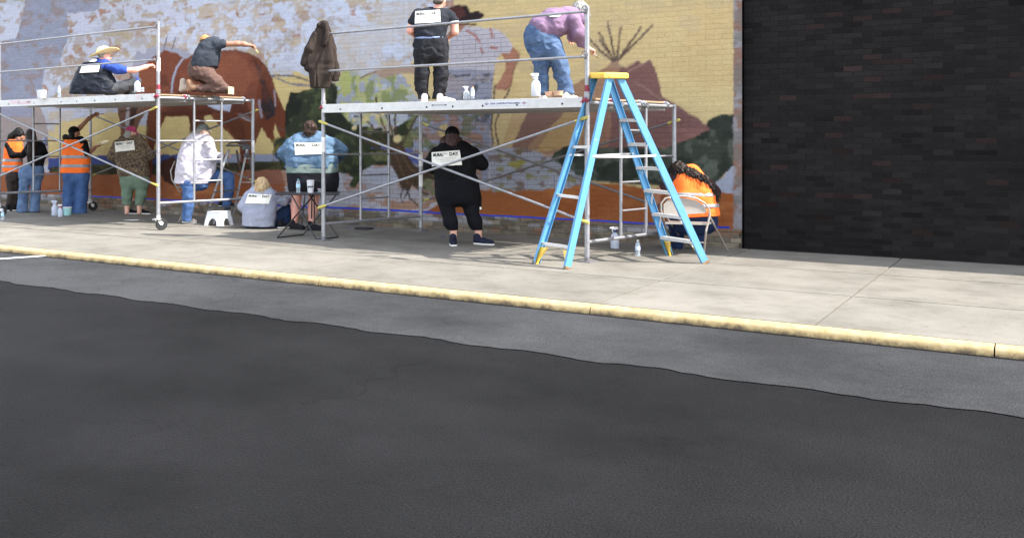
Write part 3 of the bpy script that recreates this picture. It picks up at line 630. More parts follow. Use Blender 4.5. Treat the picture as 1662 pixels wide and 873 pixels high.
SKIN = {'fair': mat('skin_fair', (206, 158, 138), .55, .08, 20), 'tan': mat('skin_tan', (160, 112, 88), .55, .1, 20), 'rosy': mat('skin_rosy', (214, 152, 134), .55, .1, 18)}
M_EYE = mat('eye_white', (215, 210, 205), .2); M_PUPIL = mat('pupil', (30, 22, 20), .15); M_LIP = mat('lips', (168, 92, 86), .5)
M_PAPER = mat('printed_paper', (226, 223, 214), .8, .04, 9, bump=.15, bscale=14); M_INK = mat('black_ink', (22, 22, 24), .7); M_INKG = mat('grey_ink', (168, 160, 158), .8)
class Person:
    def __init__(s, Z, base, label, skin='fair', group='painters working on the mural'):
        s.Z = Z; s.skin = SKIN[skin]; s.th = thing('person', base, label, 'person', group); s.bp = []; s.extra = []; s.meshes = {}
        s.base = np.array(base); s.seed = int(Z * 100) % 97 + int(abs(base[0]) * 10)
    def P(s, x, y, dz=0.): return np.array(at(x, y, s.Z + dz))
    def rows(s, rs):
        out = []; px = s.Z / F; full = []
        for a, b in zip(rs[:-1], rs[1:]):
            n = max(1, int(abs(b[2] - a[2]) * px / .05))
            for i in range(n): full.append([a[j] + (b[j] - a[j]) * i / n for j in range(5)])
        full.append(list(rs[-1]))
        for xl, xr, y, dz, r in full:
            w_ = (xr - xl) * px; rr = min(r, w_ / 2 - .004); out.append(cap(s.P(xl + rr / px, y, dz), s.P(xr - rr / px, y, dz), rr))
        return out
    def chain(s, pts, k=None): return [cap(s.P(*a[:3]), s.P(*b[:3]), a[3], b[3], k) for a, b in zip(pts[:-1], pts[1:])]
    def wear(s, name, prims, m, vox=.012, k=.035, noise=(.012, (9, 9, 15)), clips=(), body=True, parent=None, smooth=True, sf=.84):
        n = (noise[0], noise[1], s.seed + len(name)) if noise else None
        V, Q = sdf(prims, vox, k, n, clips)
        me = raw_mesh(name, V - s.base, Q, True, 0); o = link(name, me, parent or s.th, m); s.meshes[name] = (V, Q)
        if body:
            bad = lambda q: any(max(np.dot(np.array(e_) - np.array(pt), np.array(nr) / np.linalg.norm(nr)) for e_ in (q[1], q[2] if q[0] == 'cap' else q[1])) + (min(q[3], q[4]) * .8 if q[0] == 'cap' else 0) > 0 for pt, nr in clips)
            s.bp += shrink([q for q in prims if not bad(q)], sf)
        return o
    def head(s, c, face, tilt=0., sc=1., neck=None, up=None):
        """c px of the skull centre, face = direction in view axes"""
        c = s.P(*c); f = vw(*face); R = frame(f, (0, 0, 1) if up is None else vw(*up)); s.hc, s.hR, s.hs = c, R, sc
        L = lambda x, y, z: c + sc * (x * R[0] + y * R[1] + z * R[2])
        s.L = L; e = lambda p, r: ell(L(*p), np.array(r) * sc, R)
        s.hp = [e((0, -.008, .025), (.076, .094, .088)), e((0, .022, -.03), (.062, .07, .085)), e((0, .055, -.085), (.032, .03, .026)), e((0, .099, -.028), (.0135, .022, .017)), cap(L(0, .088, .012), L(0, .104, -.026), .009 * sc, .013 * sc),
                e((.076, -.004, -.012), (.012, .022, .032)), e((-.076, -.004, -.012), (.012, .022, .032)), e((.03, .083, .022), (.03, .012, .01)), e((-.03, .083, .022), (.03, .012, .01)), e((.04, .062, -.035), (.026, .026, .026)), e((-.04, .062, -.035), (.026, .026, .026))]
        s.bp += s.hp
        if neck is not None: s.bp.append(cap(L(0, -.025, -.06), s.P(*neck), .055 * sc, .062 * sc))
        V, Q = sdf(s.hp, .008, .018); s.extra.append((V, Q))
        if face[1] < .75:
            for sx in (-1, 1):
                m = MB(); m.lathe(Vector(L(sx * .031, .081, .004)), [(.0, -.011 * sc), (.008 * sc, -.008 * sc), (.0125 * sc, 0), (.008 * sc, .008 * sc), (0, .011 * sc)], 10, R[1])
                o = m.build('eye', M_EYE, s.th); m = MB(); m.lathe(Vector(L(sx * .031, .0915, .004)), [(.0055 * sc, 0), (.004 * sc, .0015)], 8, R[1]); m.build('pupil', M_PUPIL, o)
            m = MB(); m.path([Vector(L(-.026, .083, -.063)), Vector(L(-.01, .092, -.06)), Vector(L(.01, .092, -.06)), Vector(L(.026, .083, -.063))], [.003, .007, .007, .003], 6); m.build('lips', M_LIP, s.th)
    def hair(s, m, long_=None, extra=(), r=(.082, .098, .094), cut=.0, noise=.012, vox=.009, name='hair', strands=0, fr=(45, 45, 9)):
        L, R, sc = s.L, s.hR, s.hs
        pr = [ell(L(0, -.022, .03), np.array(r) * sc, R)] + list(extra)
        if long_: pr += s.chain(long_, .04)
        clips = [(L(0, .055, .01), R[1] - .5 * R[2])] if cut is not None else []
        o = s.wear(name, pr, m, vox, .03, (noise, fr), clips if not long_ else (), body=False)
        if strands:
            V, Q = s.meshes[name]; rg = np.random.default_rng(s.seed); mb = MB(); nv = rg.choice(len(V), strands)
            low = V[:, 2].min(); 
            for i in nv:
                p = V[i]; o_ = p - L(0, 0, 0); o_ /= np.linalg.norm(o_); d = o_ * .5 + np.array([0, 0, -1.2]) + rg.normal(0, .35, 3); ln = rg.uniform(.05, .12); pts = [Vector(p - o_ * .004)]
                for t in (1, 2, 3): d = d + np.array([0, 0, -.35]) + rg.normal(0, .3, 3); pts.append(pts[-1] + Vector(d / np.linalg.norm(d)) * ln / 3)
                mb.path(pts, [.0045, .004, .003, .001], 3, False)
            tag(mb.build('hair_strands', m, o), kind='stuff')
        return o
    def cap_hat(s, m, bill=True, name='cap', bm=None, back=False):
        L, R, sc = s.L, s.hR, s.hs
        o = s.wear(name, [ell(L(0, -.012, .035), np.array((.097, .116, .104)) * sc, R)], m, .008, .02, None, [(L(0, 0, .022), -R[2])], body=False)
        if bill:
            q = -1 if back else 1
            mb = MB(); n = 12; vs = []
            for t in (0, .006):
                for i in range(n + 1):
                    a = math.pi * i / n; vs.append(L(.078 * math.cos(a), q * (.055 + .035 * math.sin(a)), .03 - t)); vs.append(L(.07 * math.cos(a), q * (.075 + .105 * math.sin(a)), .012 - .012 * math.sin(a) - t))
            k = 2 * (n + 1); fs = [(2 * i, 2 * i + 1, 2 * i + 3, 2 * i + 2) for i in range(n)] + [(k + 2 * i, k + 2 * i + 2, k + 2 * i + 3, k + 2 * i + 1) for i in range(n)] + [(2 * i + 1, k + 2 * i + 1, k + 2 * i + 3, 2 * i + 3) for i in range(n)]
            mb.add(vs, fs).build('cap_bill', bm or m, o)
        return o
    def hand(s, w_, d, n, thumb=1, curl=.5, sc=1., grip=None):
        """wrist px, pointing direction and palm normal in view axes"""
        w_ = s.P(*w_); d = vw(*d); d /= np.linalg.norm(d); n = vw(*n); n -= d * (n @ d); n /= np.linalg.norm(n); l = np.cross(d, n) * thumb
        q = lambda a, b, c: w_ + sc * (a * d + b * l + c * n); pr = [cap(q(-.03, 0, 0), q(.02, 0, 0), .026 * sc, .024 * sc)]
        for i, (b, ln) in enumerate(((.030, .070), (.011, .080), (-.009, .074), (-.028, .058))):
            kn = q(.088 - abs(b - .005) * .25, b, -.004); pr.append(cap(q(.02, b * .6, 0), kn, .019 * sc, .0125 * sc, .012)); p = kn; a = .15 + .12 * i
            for sg, rr in ((.45, .0098), (.31, .0088), (.24, .0078)):
                a += curl * .85; p2 = p + sc * ln * sg * (math.cos(a) * d + math.sin(a) * n) + sc * .002 * b / .03 * l; pr.append(cap(p, p2, rr * sc, (rr - .0008) * sc, .004)); p = p2
        t0 = q(.018, .022, .008); t1 = q(.05, .05, .02 + .01 * curl); t2 = q(.078, .054, .032 + .02 * curl); t3 = q(.10, .046, .042 + .025 * curl)
        pr += [cap(t0, t1, .016 * sc, .0115 * sc, .012), cap(t1, t2, .0108 * sc, .0098 * sc, .005), cap(t2, t3, .0095 * sc, .0078 * sc, .005)]
        s.extra.append(sdf(pr, .0048, .006)); return q(.085, .01, .03)
    def shoe(s, heel, toe, m, ms, gz=0., w_=.045, sc=1., hi=.035, tilt=None):
        """heel and toe as ground points (px) on level gz"""
        h = s.P(*heel) if tilt else np.array(ground(heel[0], heel[1], gz)); t = s.P(*toe) if tilt else np.array(ground(toe[0], toe[1], gz))
        d = t - h; L_ = .27 * sc; d = d / np.linalg.norm(d); h = h + d * .03; up = np.array([0, 0, 1.]); u = up - d * d[2]
        pr = [cap(h + u * .055, h + d * L_ * .35 + u * .05, w_ * .95, w_), cap(h + d * L_ * .35 + u * .045, h + d * L_ * .8 + u * .03, w_, w_ * .9), cap(h + u * .06, h + u * (.07 + hi), w_ * .95, w_)]
        c1 = [(h + u * .018, -u)]; o = s.wear('shoe', pr, m, .009, .02, None, c1, body=False)
        so_ = [cap(h + u * .01 + d * .0, h + d * L_ * .35 + u * .01, w_ * 1.02, w_ * 1.05), cap(h + d * L_ * .35 + u * .01, h + d * L_ * .8 + u * .01, w_ * 1.05, w_ * .97)]
        s.wear('sole', so_, ms, .008, .01, None, [(h, -u), (h + u * .026, u)], body=False, parent=o); return h
    def paper(s, corners, on, text=True, off=.016, grey=True, words=(('MURAL', .05, .36), ('IN A', .42, .14), ('DAY', .62, .32))):
        """sheet pinned to the clothing: corners px TL TR BR BL, laid on the named meshes"""
        bvs = [BVHTree.FromPolygons([Vector(v) for v in s.meshes[n][0]], [tuple(q) for q in s.meshes[n][1]]) for n in on]
        N, M = 12, 8; (tl, tr, br, bl) = [np.array(c, float) for c in corners]
        D = np.zeros((M + 1, N + 1))
        uvp = lambda u, v: (tl * (1 - u) + tr * u) * (1 - v) + (bl * (1 - u) + br * u) * v
        for j in range(M + 1):
            for i in range(N + 1):
                p = uvp(i / N, j / M); r = ray(*p); L_ = r.length; best = None
                for b in bvs:
                    hit = b.ray_cast(CAM, r / L_)
                    if hit[0] is not None: best = hit[3] / L_ if best is None else min(best, hit[3] / L_)
                D[j, i] = best if best is not None else np.nan
        ok = ~np.isnan(D); 
        jj, ii = np.mgrid[0:M + 1, 0:N + 1]; A = np.stack([np.ones(ok.sum()), ii[ok], jj[ok], ii[ok] ** 2], 1); co = np.linalg.lstsq(A, D[ok], rcond=None)[0]
        fit = co[0] + co[1] * ii + co[2] * jj + co[3] * ii ** 2; D = np.where(ok, D, fit); D = np.minimum(.35 * D + .65 * fit, D) - off
        dep = lambda u, v: (lambda x, y, i, j: (D[j, i] * (1 - x) + D[j, i + 1] * x) * (1 - y) + (D[j + 1, i] * (1 - x) + D[j + 1, i + 1] * x) * y)(u * N - min(int(u * N), N - 1), v * M - min(int(v * M), M - 1), min(int(u * N), N - 1), min(int(v * M), M - 1))
        vs = [CAM + ray(*uvp(i / N, j / M)) * D[j, i] for j in range(M + 1) for i in range(N + 1)]
        fs = [(j * (N + 1) + i, (j + 1) * (N + 1) + i, (j + 1) * (N + 1) + i + 1, j * (N + 1) + i + 1) for j in range(M) for i in range(N)]
        me = raw_mesh('paper_sheet', [v - Vector(s.base) for v in vs], fs, True, 0); o = link('paper_sheet', me, s.th, M_PAPER)
        if text:
            lines = [(wd, u0, .09, wu, .25 if len(wd) != 4 else .14, M_INK if len(wd) != 4 else M_INKG) for wd, u0, wu in words]
            for wd, u0, v0, wu, hv, mm in lines:
                tv, tf = text_geo(wd); x0, x1 = tv[:, 0].min(), tv[:, 0].max(); y0, y1 = tv[:, 1].min(), tv[:, 1].max()
                vv = []
                for x, y in tv[:, :2]:
                    u = u0 + (x - x0) / (x1 - x0) * wu; v = v0 + (1 - (y - y0) / (y1 - y0)) * hv; p = uvp(u, v); vv.append(CAM + ray(*p) * (dep(min(max(u, 0), .999), min(max(v, 0), .999)) - .007) - Vector(s.base))
                link('lettering', raw_mesh('lettering', vv, tf, False), o, mm)
            if grey:
                mb = MB()
                for k, (v, ua, ub) in enumerate(((.45, .12, .86), (.56, .2, .8), (.68, .3, .72))):
                    for q in range(9):
                        a_ = ua + (ub - ua) * q / 9; b_ = a_ + (ub - ua) / 9 * .75
                        c4 = [CAM + ray(*uvp(u, vv_)) * (dep(u, vv_) - .004) for u, vv_ in ((a_, v), (b_, v), (b_, v + .035), (a_, v + .035))]; mb.add(c4, [(3, 2, 1, 0)])
                mb.build('small_print', M_INKG, o, False)
        return o
    def finish(s, vox=.012, k=.03, clips=()):
        V, Q = sdf(s.bp, vox, k, None, clips); n = len(V); Vs, Qs = [V], [Q]
        for v, q in s.extra: Vs.append(v); Qs.append(q + n); n += len(v)
        link('body', raw_mesh('body', np.concatenate(Vs) - s.base, np.concatenate(Qs), True, 0), s.th, s.skin)
_tx = {}
def text_geo(wd):
    if wd not in _tx:
        cu = bpy.data.curves.new('lettering', 'FONT'); cu.body = wd; cu.size = 1; cu.resolution_u = 2; cu.offset = .035
        o = bpy.data.objects.new('lettering', cu); COL.objects.link(o); dg = bpy.context.evaluated_depsgraph_get(); me = o.evaluated_get(dg).to_mesh()
        v = np.array([q.co[:] for q in me.vertices]); f = [tuple(p.vertices) for p in me.polygons]; o.evaluated_get(dg).to_mesh_clear(); bpy.data.objects.remove(o); bpy.data.curves.remove(cu); _tx[wd] = (v, f)
    return _tx[wd]
def denim(name, c, c2): return mat(name, c, .85, scale=7, col2=c2, bump=.25, bscale=180, thr=(.32, .68), spec=.15)
def cloth(name, c, var=.12, bump=.25, rough=.85, scale=9): return mat(name, c, rough, var, scale, bump=bump, bscale=40, spec=.15)
M_VEST = cloth('hi_vis_orange', (236, 110, 46), .05); M_STRIPE = mat('reflective_tape', (136, 136, 140), .35, .05)
M_BLK = cloth('black_cotton', (15, 15, 18), .15); M_DKBR = cloth('dark_brown_twill', (56, 48, 44)); M_NAVY = cloth('navy_nylon', (28, 32, 42), .2, .3, .5)
M_JEAN = denim('blue_denim', (70, 96, 138), (48, 70, 108)); M_JEANL = denim('light_denim', (100, 120, 148), (62, 84, 116)); M_JEAND = denim('dark_denim', (38, 52, 82), (26, 38, 62)); M_DENJ = denim('pale_denim', (94, 116, 138), (68, 92, 116))
M_JEANB = denim('black_denim', (42, 43, 48), (24, 25, 29)); M_JEANG = denim('grey_denim', (74, 76, 80), (52, 54, 58))
M_GREEN = cloth('sage_cotton', (104, 122, 104)); M_WHITEJ = mat('printed_white_cotton', (182, 176, 186), .85, scale=26, col2=(154, 149, 162), thr=(.36, .44), bump=.2); M_GREYJ = cloth('pale_grey_cotton', (142, 145, 160), .06)
M_PURP = cloth('mauve_fleece', (124, 100, 124), .1); M_BLUE = cloth('blue_cotton', (46, 70, 150), .1); M_CHAR = cloth('charcoal_cotton', (52, 56, 64), .1); M_BRN = cloth('brown_canvas', (92, 71, 64), .1); M_SAGE = cloth('grey_green_jersey', (112, 126, 122)); M_SHORT = cloth('black_jersey', (30, 30, 36))
M_HBLK = mat('black_hair', (17, 15, 15), .6, .2, 60, spec=.2, stretch=(1, 1, .15)); M_HBRN = mat('brown_hair', (58, 40, 32), .6, .3, 70, spec=.25, stretch=(1, 1, .2)); M_HBLD = mat('blond_hair', (196, 170, 128), .6, scale=60, col2=(140, 112, 78), stretch=(1, 1, .12)); M_HGRY = mat('grey_hair', (158, 154, 148), .55, scale=60, col2=(92, 90, 88), stretch=(1, 1, .3)); M_HDBR = mat('dark_brown_hair', (36, 26, 22), .6, .3, 60, spec=.2, stretch=(1, 1, .15))
M_SOLEW = mat('white_rubber', (214, 210, 202), .7); M_SOLEG = mat('gum_rubber', (150, 104, 60), .7); M_SHOEB = cloth('black_canvas', (28, 28, 32)); M_SHOEW = mat('white_leather', (214, 206, 204), .6, scale=14, col2=(196, 140, 134), thr=(.3, .42)); M_SHOEBG = cloth('beige_suede', (196, 182, 166)); M_SHOEN = mat('navy_suede', (24, 28, 46), .8, spec=.2)
def camo():
    m, t, b = newmat('camouflage'); tc = t.nodes.new('ShaderNodeTexCoord'); n = t.nodes.new('ShaderNodeTexNoise'); n.inputs['Scale'].default_value = 16; n.inputs['Detail'].default_value = 5; n.inputs['Distortion'].default_value = 1.6
    t.links.new(tc.outputs['Object'], n.inputs['Vector']); r = t.nodes.new('ShaderNodeValToRGB'); r.color_ramp.interpolation = 'CONSTANT'; e = r.color_ramp.elements
    e[0].position = 0; e[0].color = (*lin((44, 36, 32)), 1); e[1].position = .43; e[1].color = (*lin((92, 70, 54)), 1)
    for p, c in ((.5, (62, 60, 44)), (.56, (134, 112, 86)), (.62, (52, 42, 36)), (.68, (150, 132, 110))): k = e.new(p); k.color = (*lin(c), 1)
    t.links.new(n.outputs[0], r.inputs[0]); t.links.new(r.outputs[0], b.inputs['Base Color']); b.inputs['Roughness'].default_value = .9; return m
M_CAMO = camo()
def stripes(p, name, prims, zs, k=.035, grow=.006):
    pr = [('cap', q[1], q[2], q[3] + grow, q[4] + grow, q[5]) for q in prims]
    o = [c for c in p.th.children if c.name.split('.')[0] == name][-1]
    for y0, y1 in zs:
        a, b = p.P(0, y0), p.P(0, y1); z1, z0 = max(a[2], b[2]), min(a[2], b[2])
        V, Q = sdf(pr, .011, k, (.012, (9, 9, 15), p.seed + len(name)), [((0, 0, z1), (0, 0, 1)), ((0, 0, z0), (0, 0, -1))])
        link('reflective_stripe', raw_mesh('reflective_stripe', V - p.base, Q, True, 30), o, M_STRIPE)

# --- two painters close together at the far left
p = Person(20.6, ground(20, 343), 'person in orange vest and dark brown trousers at the far left, head bent down', 'tan')
v = p.rows([(11, 36, 231, 0, .1), (8, 37, 242, 0, .12), (6, 36, 262, 0, .12), (5, 35, 279, 0, .125)])
p.wear('sleeves', p.chain([(13, 236, -.05, .07), (20, 252, -.12, .062), (36, 252, -.1, .055), (46, 247, .05, .045)]), M_BLK)
p.wear('vest', v, M_VEST, clips=[(p.P(0, 279), (0, 0, -1)), (p.P(0, 226.5), (0, 0, 1))]); stripes(p, 'vest', v, [(258, 262.5), (268, 272.5)])
p.wear('trousers', p.rows([(9, 35, 277, 0, .12), (10, 34, 288, 0, .12)]) + p.chain([(17, 290, 0, .095), (19, 315, 0, .075), (13, 341, 0, .07)]) + p.chain([(27, 290, .05, .095), (25, 315, .05, .075), (23, 341, .05, .07)]), M_DKBR, clips=[(p.P(0, 342.5), (0, 0, -1))])
p.head((33, 222, 0), (.55, .8, -.45), neck=(25, 233, 0)); p.hair(M_HBLK, [(30, 214, 0, .09), (18, 222, -.02, .06), (14, 230, -.02, .045)], strands=60)
p.hand((47, 246, .06), (.8, .5, 0), (0, 0, 1)); p.shoe((13, 343), (9, 341.6), M_SHOEB, M_SOLEW); p.shoe((24, 342.6), (22, 341), M_SHOEB, M_SOLEW); p.finish()

p = Person(20.2, ground(48, 344), 'person with long dark hair, black top and light blue wide jeans at the far left', 'tan')
p.wear('top', p.rows([(45, 70, 235, 0, .09), (42, 73, 243, 0, .12), (45, 72, 258, 0, .115), (47, 70, 271, 0, .115)]) + p.chain([(69, 239, 0, .06), (74, 252, .06, .055), (72, 248, .3, .045)]) + p.chain([(46, 239, 0, .06), (38, 250, .05, .055), (40, 244, .28, .045)]), M_BLK, clips=[(p.P(0, 271), (0, 0, -1))])
p.wear('jeans', p.rows([(45, 70, 268, 0, .12), (31, 71, 280, 0, .13)][1:] + [(30, 70, 284, 0, .125)]) + p.rows([(46, 70, 268, 0, .115), (36, 71, 277, 0, .125)]) + p.chain([(41, 284, -.02, .115), (38, 312, -.02, .1), (36, 343, -.02, .108)]) + p.chain([(60, 284, 0, .115), (58, 312, 0, .098), (56, 342, 0, .1)]), M_JEANL, noise=(.016, (9, 9, 13)), clips=[(p.P(0, 344), (0, 0, -1))])
p.head((50, 222, 0), (.2, 1, -.15), neck=(55, 236, 0)); p.hair(M_HDBR, [(50, 216, -.05, .09), (53, 232, -.1, .09), (52, 248, -.12, .085), (54, 266, -.12, .06)], strands=160)
hp = p.hand((72, 246, .31), (.1, .6, .5), (-1, 0, .2)); p.hand((40, 243, .29), (.2, .7, .6), (1, 0, 0)); p.shoe((37, 344), (36, 341), M_SHOEB, M_SOLEW); p.shoe((56, 343.6), (57, 341), M_SHOEB, M_SOLEW); p.finish()
BOT2 = hp

# --- orange vest, arm raised
p = Person(20.0, ground(122, 346), 'person in orange vest and wide blue jeans reaching one arm up to the wall', 'tan')
v = p.rows([(104, 140, 231, 0, .1), (101, 145, 243, 0, .125), (101, 146, 262, 0, .13), (98, 144, 281, 0, .135)])
p.wear('t_shirt', p.rows([(108, 138, 228, 0, .085), (104, 143, 240, 0, .115)]) + p.chain([(137, 233, 0, .07), (141, 249, -.12, .06)]) + p.chain([(112, 230, .05, .07), (122, 216, .1, .06)]), M_BLK)
p.wear('vest', v, M_VEST, clips=[(p.P(0, 281), (0, 0, -1)), (p.P(0, 226.5), (0, 0, 1))]); stripes(p, 'vest', v, [(252, 257.5), (266.5, 272)])
p.wear('jeans', p.rows([(101, 144, 278, 0, .13), (102, 145, 288, 0, .13)]) + p.chain([(113, 290, 0, .13), (112, 318, 0, .118), (111, 345, 0, .125)]) + p.chain([(133, 290, 0, .13), (132, 318, 0, .12), (131, 346, 0, .128)]), M_JEAN, noise=(.016, (9, 9, 12)), clips=[(p.P(0, 346), (0, 0, -1))])
p.head((121, 216, 0), (.75, .7, .1), neck=(121, 230, 0)); p.hair(M_HBLK, None, [ell(p.P(107, 223, 0), (.075, .075, .06)), ell(p.P(116, 222, -.05), (.07, .06, .07))]); p.cap_hat(M_BLK, False, 'beanie')
p.bp += p.chain([(120, 219, .1, .05), (130, 207, .12, .048), (144, 193, .15, .04), (152, 188, .16, .033)]) + p.chain([(141, 249, -.12, .05), (143, 251, -.1, .045), (152, 242, .05, .036), (156, 238, .1, .03)])
BR3 = p.hand((152, 188, .16), (1, .2, .45), (0, 1, -.2), curl=.7); PL3 = p.hand((156, 238, .1), (1, .4, .25), (0, 0, 1), curl=.15); p.shoe((111, 345.6), (112, 342), M_SHOEB, M_SOLEW); p.shoe((131, 346), (133, 342), M_SHOEB, M_SOLEW); p.finish()

# --- camouflage jacket
p = Person(19.6, ground(218, 348), 'person in camouflage jacket, magenta cap and sage green cropped trousers', 'fair')
p.wear('jacket', p.rows([(194, 232, 227, 0, .1), (186, 238, 236, 0, .13), (184, 240, 250, 0, .15), (190, 241, 268, 0, .15), (193, 243, 286, 0, .155)]) + p.chain([(190, 235, 0, .085), (181, 254, -.02, .078), (190, 264, .2, .06)]) + p.chain([(234, 235, 0, .085), (244, 254, .0, .078), (252, 250, .2, .055)]), M_CAMO, noise=(.02, (8, 8, 13)), clips=[(p.P(0, 286.5), (0, 0, -1))])
p.wear('trousers', p.rows([(194, 242, 284, 0, .15), (195, 242, 296, 0, .15)]) + p.chain([(208, 296, 0, .135), (206, 318, 0, .1), (206, 333, 0, .085)]) + p.chain([(230, 296, 0, .135), (229, 316, 0, .105), (226, 330, 0, .09)]), M_GREEN, clips=[(p.P(0, 333), (0, 0, -1))])
p.bp += p.chain([(206, 326, 0, .055), (206, 345, 0, .042)]) + p.chain([(226, 326, 0, .055), (226, 345, 0, .042)])
p.head((213, 216, 0), (.8, .55, -.2), neck=(212, 230, 0)); p.hair(M_HGRY, None, [ell(p.P(207, 221, -.04), (.08, .07, .07))]); p.cap_hat(mat('magenta_cap', (160, 48, 96), .8), True)
p.hand((253, 249, .22), (.9, .5, .2), (0, .4, -1)); p.hand((191, 264, .22), (.3, .8, .1), (1, 0, 0))
p.shoe((204, 347), (217, 347.5), M_SHOEB, M_SOLEW); p.shoe((223, 347.5), (242, 348), M_SHOEB, M_SOLEW); p.paper([(186, 231), (217, 228), (219, 243.5), (187.5, 247)], ['jacket']); p.finish()

# --- white printed jacket, seated
p = Person(17.6, ground(305, 362), 'seated person in white printed jacket and blue jeans with one foot on the ladder step', 'fair')
p.wear('jacket', p.rows([(308, 342, 225, .0, .11), (297, 348, 236, .0, .15), (290, 352, 252, 0, .18), (287, 350, 270, 0, .19), (285, 344, 286, 0, .19), (283, 338, 299, 0, .18)]) + p.chain([(338, 232, -.15, .085), (345, 254, -.16, .08), (360, 253, .0, .055), (363, 252, .05, .05)]), M_WHITEJ, noise=(.026, (7, 7, 11)), clips=[(p.P(0, 298), (0, 0, -1))])
p.wear('jeans', p.rows([(290, 340, 286, 0, .16), (292, 340, 296, 0, .15)]) + p.chain([(306, 297, -.1, .115), (306, 320, -.12, .1), (303, 356, -.12, .088)]) + p.chain([(326, 290, .1, .12), (352, 286, .1, .115), (371, 289, .1, .1), (372, 308, .1, .09), (368, 332, .1, .085)]), M_JEAN, noise=(.018, (9, 9, 13)), clips=[(p.P(0, 358.5), (0, 0, -1))])
p.head((330, 213, 0), (.95, .3, -.12), neck=(322, 229, 0)); p.hair(M_HGRY, None, [ell(p.P(317, 219, 0), (.09, .08, .08)), ell(p.P(312, 226, 0), (.07, .06, .06))], strands=120, noise=.02); p.cap_hat(mat('grey_green_cap', (108, 112, 106), .85, scale=20, col2=(60, 60, 56)), True)
p.hand((363, 252, .05), (1, .3, .1), (0, -.2, -1)); p.shoe((297, 361.5), (322, 362.5), M_SHOEBG, M_SOLEW); p.shoe((356, 336, .1), (376, 336, .08), M_SHOEB, M_SOLEW, tilt=1); p.finish()

# --- crouching blond
p = Person(16.6, ground(424, 370), 'blond person in pale grey jacket crouching on the pavement beside the step stool', 'fair')
p.wear('jacket', p.rows([(404, 441, 311, .02, .11), (398, 449, 319, 0, .15), (396, 448, 335, -.02, .18), (394, 447, 352, -.04, .19), (393, 446, 368, -.04, .19)]) + p.chain([(402, 320, 0, .08), (393, 336, -.05, .075), (398, 344, .2, .06)]) + p.chain([(444, 320, 0, .085), (460, 327, .1, .075), (472, 324, .3, .055)]), M_GREYJ, noise=(.02, (7, 7, 10)), clips=[(p.P(420, 366), (-.05, 0, -1))])
p.wear('jeans', p.rows([(398, 448, 362, 0, .12), (398, 446, 368, 0, .1)]) + p.chain([(440, 362, .05, .11), (466, 342, .25, .1), (462, 366, .15, .075)]) + p.chain([(408, 362, .2, .11), (420, 345, .5, .1)]), M_JEAND, clips=[(np.array((0, 0, .012)), (0, 0, -1))])
p.head((424, 301, 0), (.1, 1, -.35), neck=(423, 314, 0)); p.hair(M_HBLD, [(426, 297, -.02, .092), (424, 305, -.05, .095), (417, 313, -.06, .06), (410, 318, -.07, .035)], [ell(p.P(430, 304, -.03), (.07, .08, .085))], strands=260, noise=.018)
p.hand((472, 324, .31), (.9, .5, 0), (0, .3, -1)); p.hand((398, 344, .21), (.3, .9, 0), (1, 0, 0)); p.shoe((452, 371), (468, 370), M_SHOEB, M_SOLEW); p.paper([(403, 314.5), (441, 316), (436, 331), (397.5, 330)], ['jacket'], grey=False); p.finish()

# --- denim jacket, seated
p = Person(16.3, ground(500, 373), 'seated person in pale blue denim jacket and dark shorts behind the small black table', 'rosy')
p.wear('jacket', p.rows([(482, 530, 224, .02, .11), (472, 540, 232, 0, .15), (462, 546, 246, 0, .19), (462, 548, 258, -.02, .2), (464, 549, 272, -.02, .2)]) + p.chain([(472, 234, 0, .1), (459, 249, .05, .092), (468, 262, .25, .07)]) + p.chain([(540, 233, 0, .1), (555, 245, .1, .09), (549, 256, .3, .07)]), M_DENJ, noise=(.03, (7, 7, 12)), clips=[(p.P(0, 273), (0, 0, -1))])
p.wear('shirt', p.rows([(465, 548, 266, -.02, .19), (465, 548, 281, -.02, .195)]), M_SAGE, clips=[(p.P(0, 281), (0, 0, -1))])
p.wear('shorts', p.rows([(466, 548, 280, -.02, .19), (467, 550, 295, 0, .19), (468, 548, 306, .05, .14)]) + p.chain([(484, 300, .1, .13), (482, 304, .4, .11)]) + p.chain([(530, 296, .1, .13), (514, 304, .4, .11)]), M_SHORT, clips=[(p.P(0, 312), (0, 0, -1))])
p.bp += p.chain([(484, 304, .38, .095), (482, 316, .42, .085), (480, 336, .38, .082), (477, 366, .2, .042)]) + p.chain([(512, 304, .38, .1), (510, 318, .42, .09), (508, 340, .38, .085), (505, 368, .2, .044)])
p.head((503, 210, 0), (-.1, 1, -.1), neck=(503, 226, 0)); p.hair(M_HBRN, [(503, 206, -.03, .095), (502, 214, -.05, .09)], strands=220, noise=.026, fr=(40, 40, 30))
p.hand((469, 262, .26), (.5, .8, -.1), (0, 0, -1)); p.hand((548, 256, .31), (-.3, .9, 0), (0, 0, -1)); p.shoe((472, 371.5), (487, 372.5), M_SHOEB, M_SHOEB, w_=.05); p.shoe((500, 374), (522, 374.5), M_SHOEB, M_SHOEB, w_=.05); p.paper([(478, 231.5), (523, 231.5), (524, 250), (479, 251.5)], ['jacket']); p.finish()

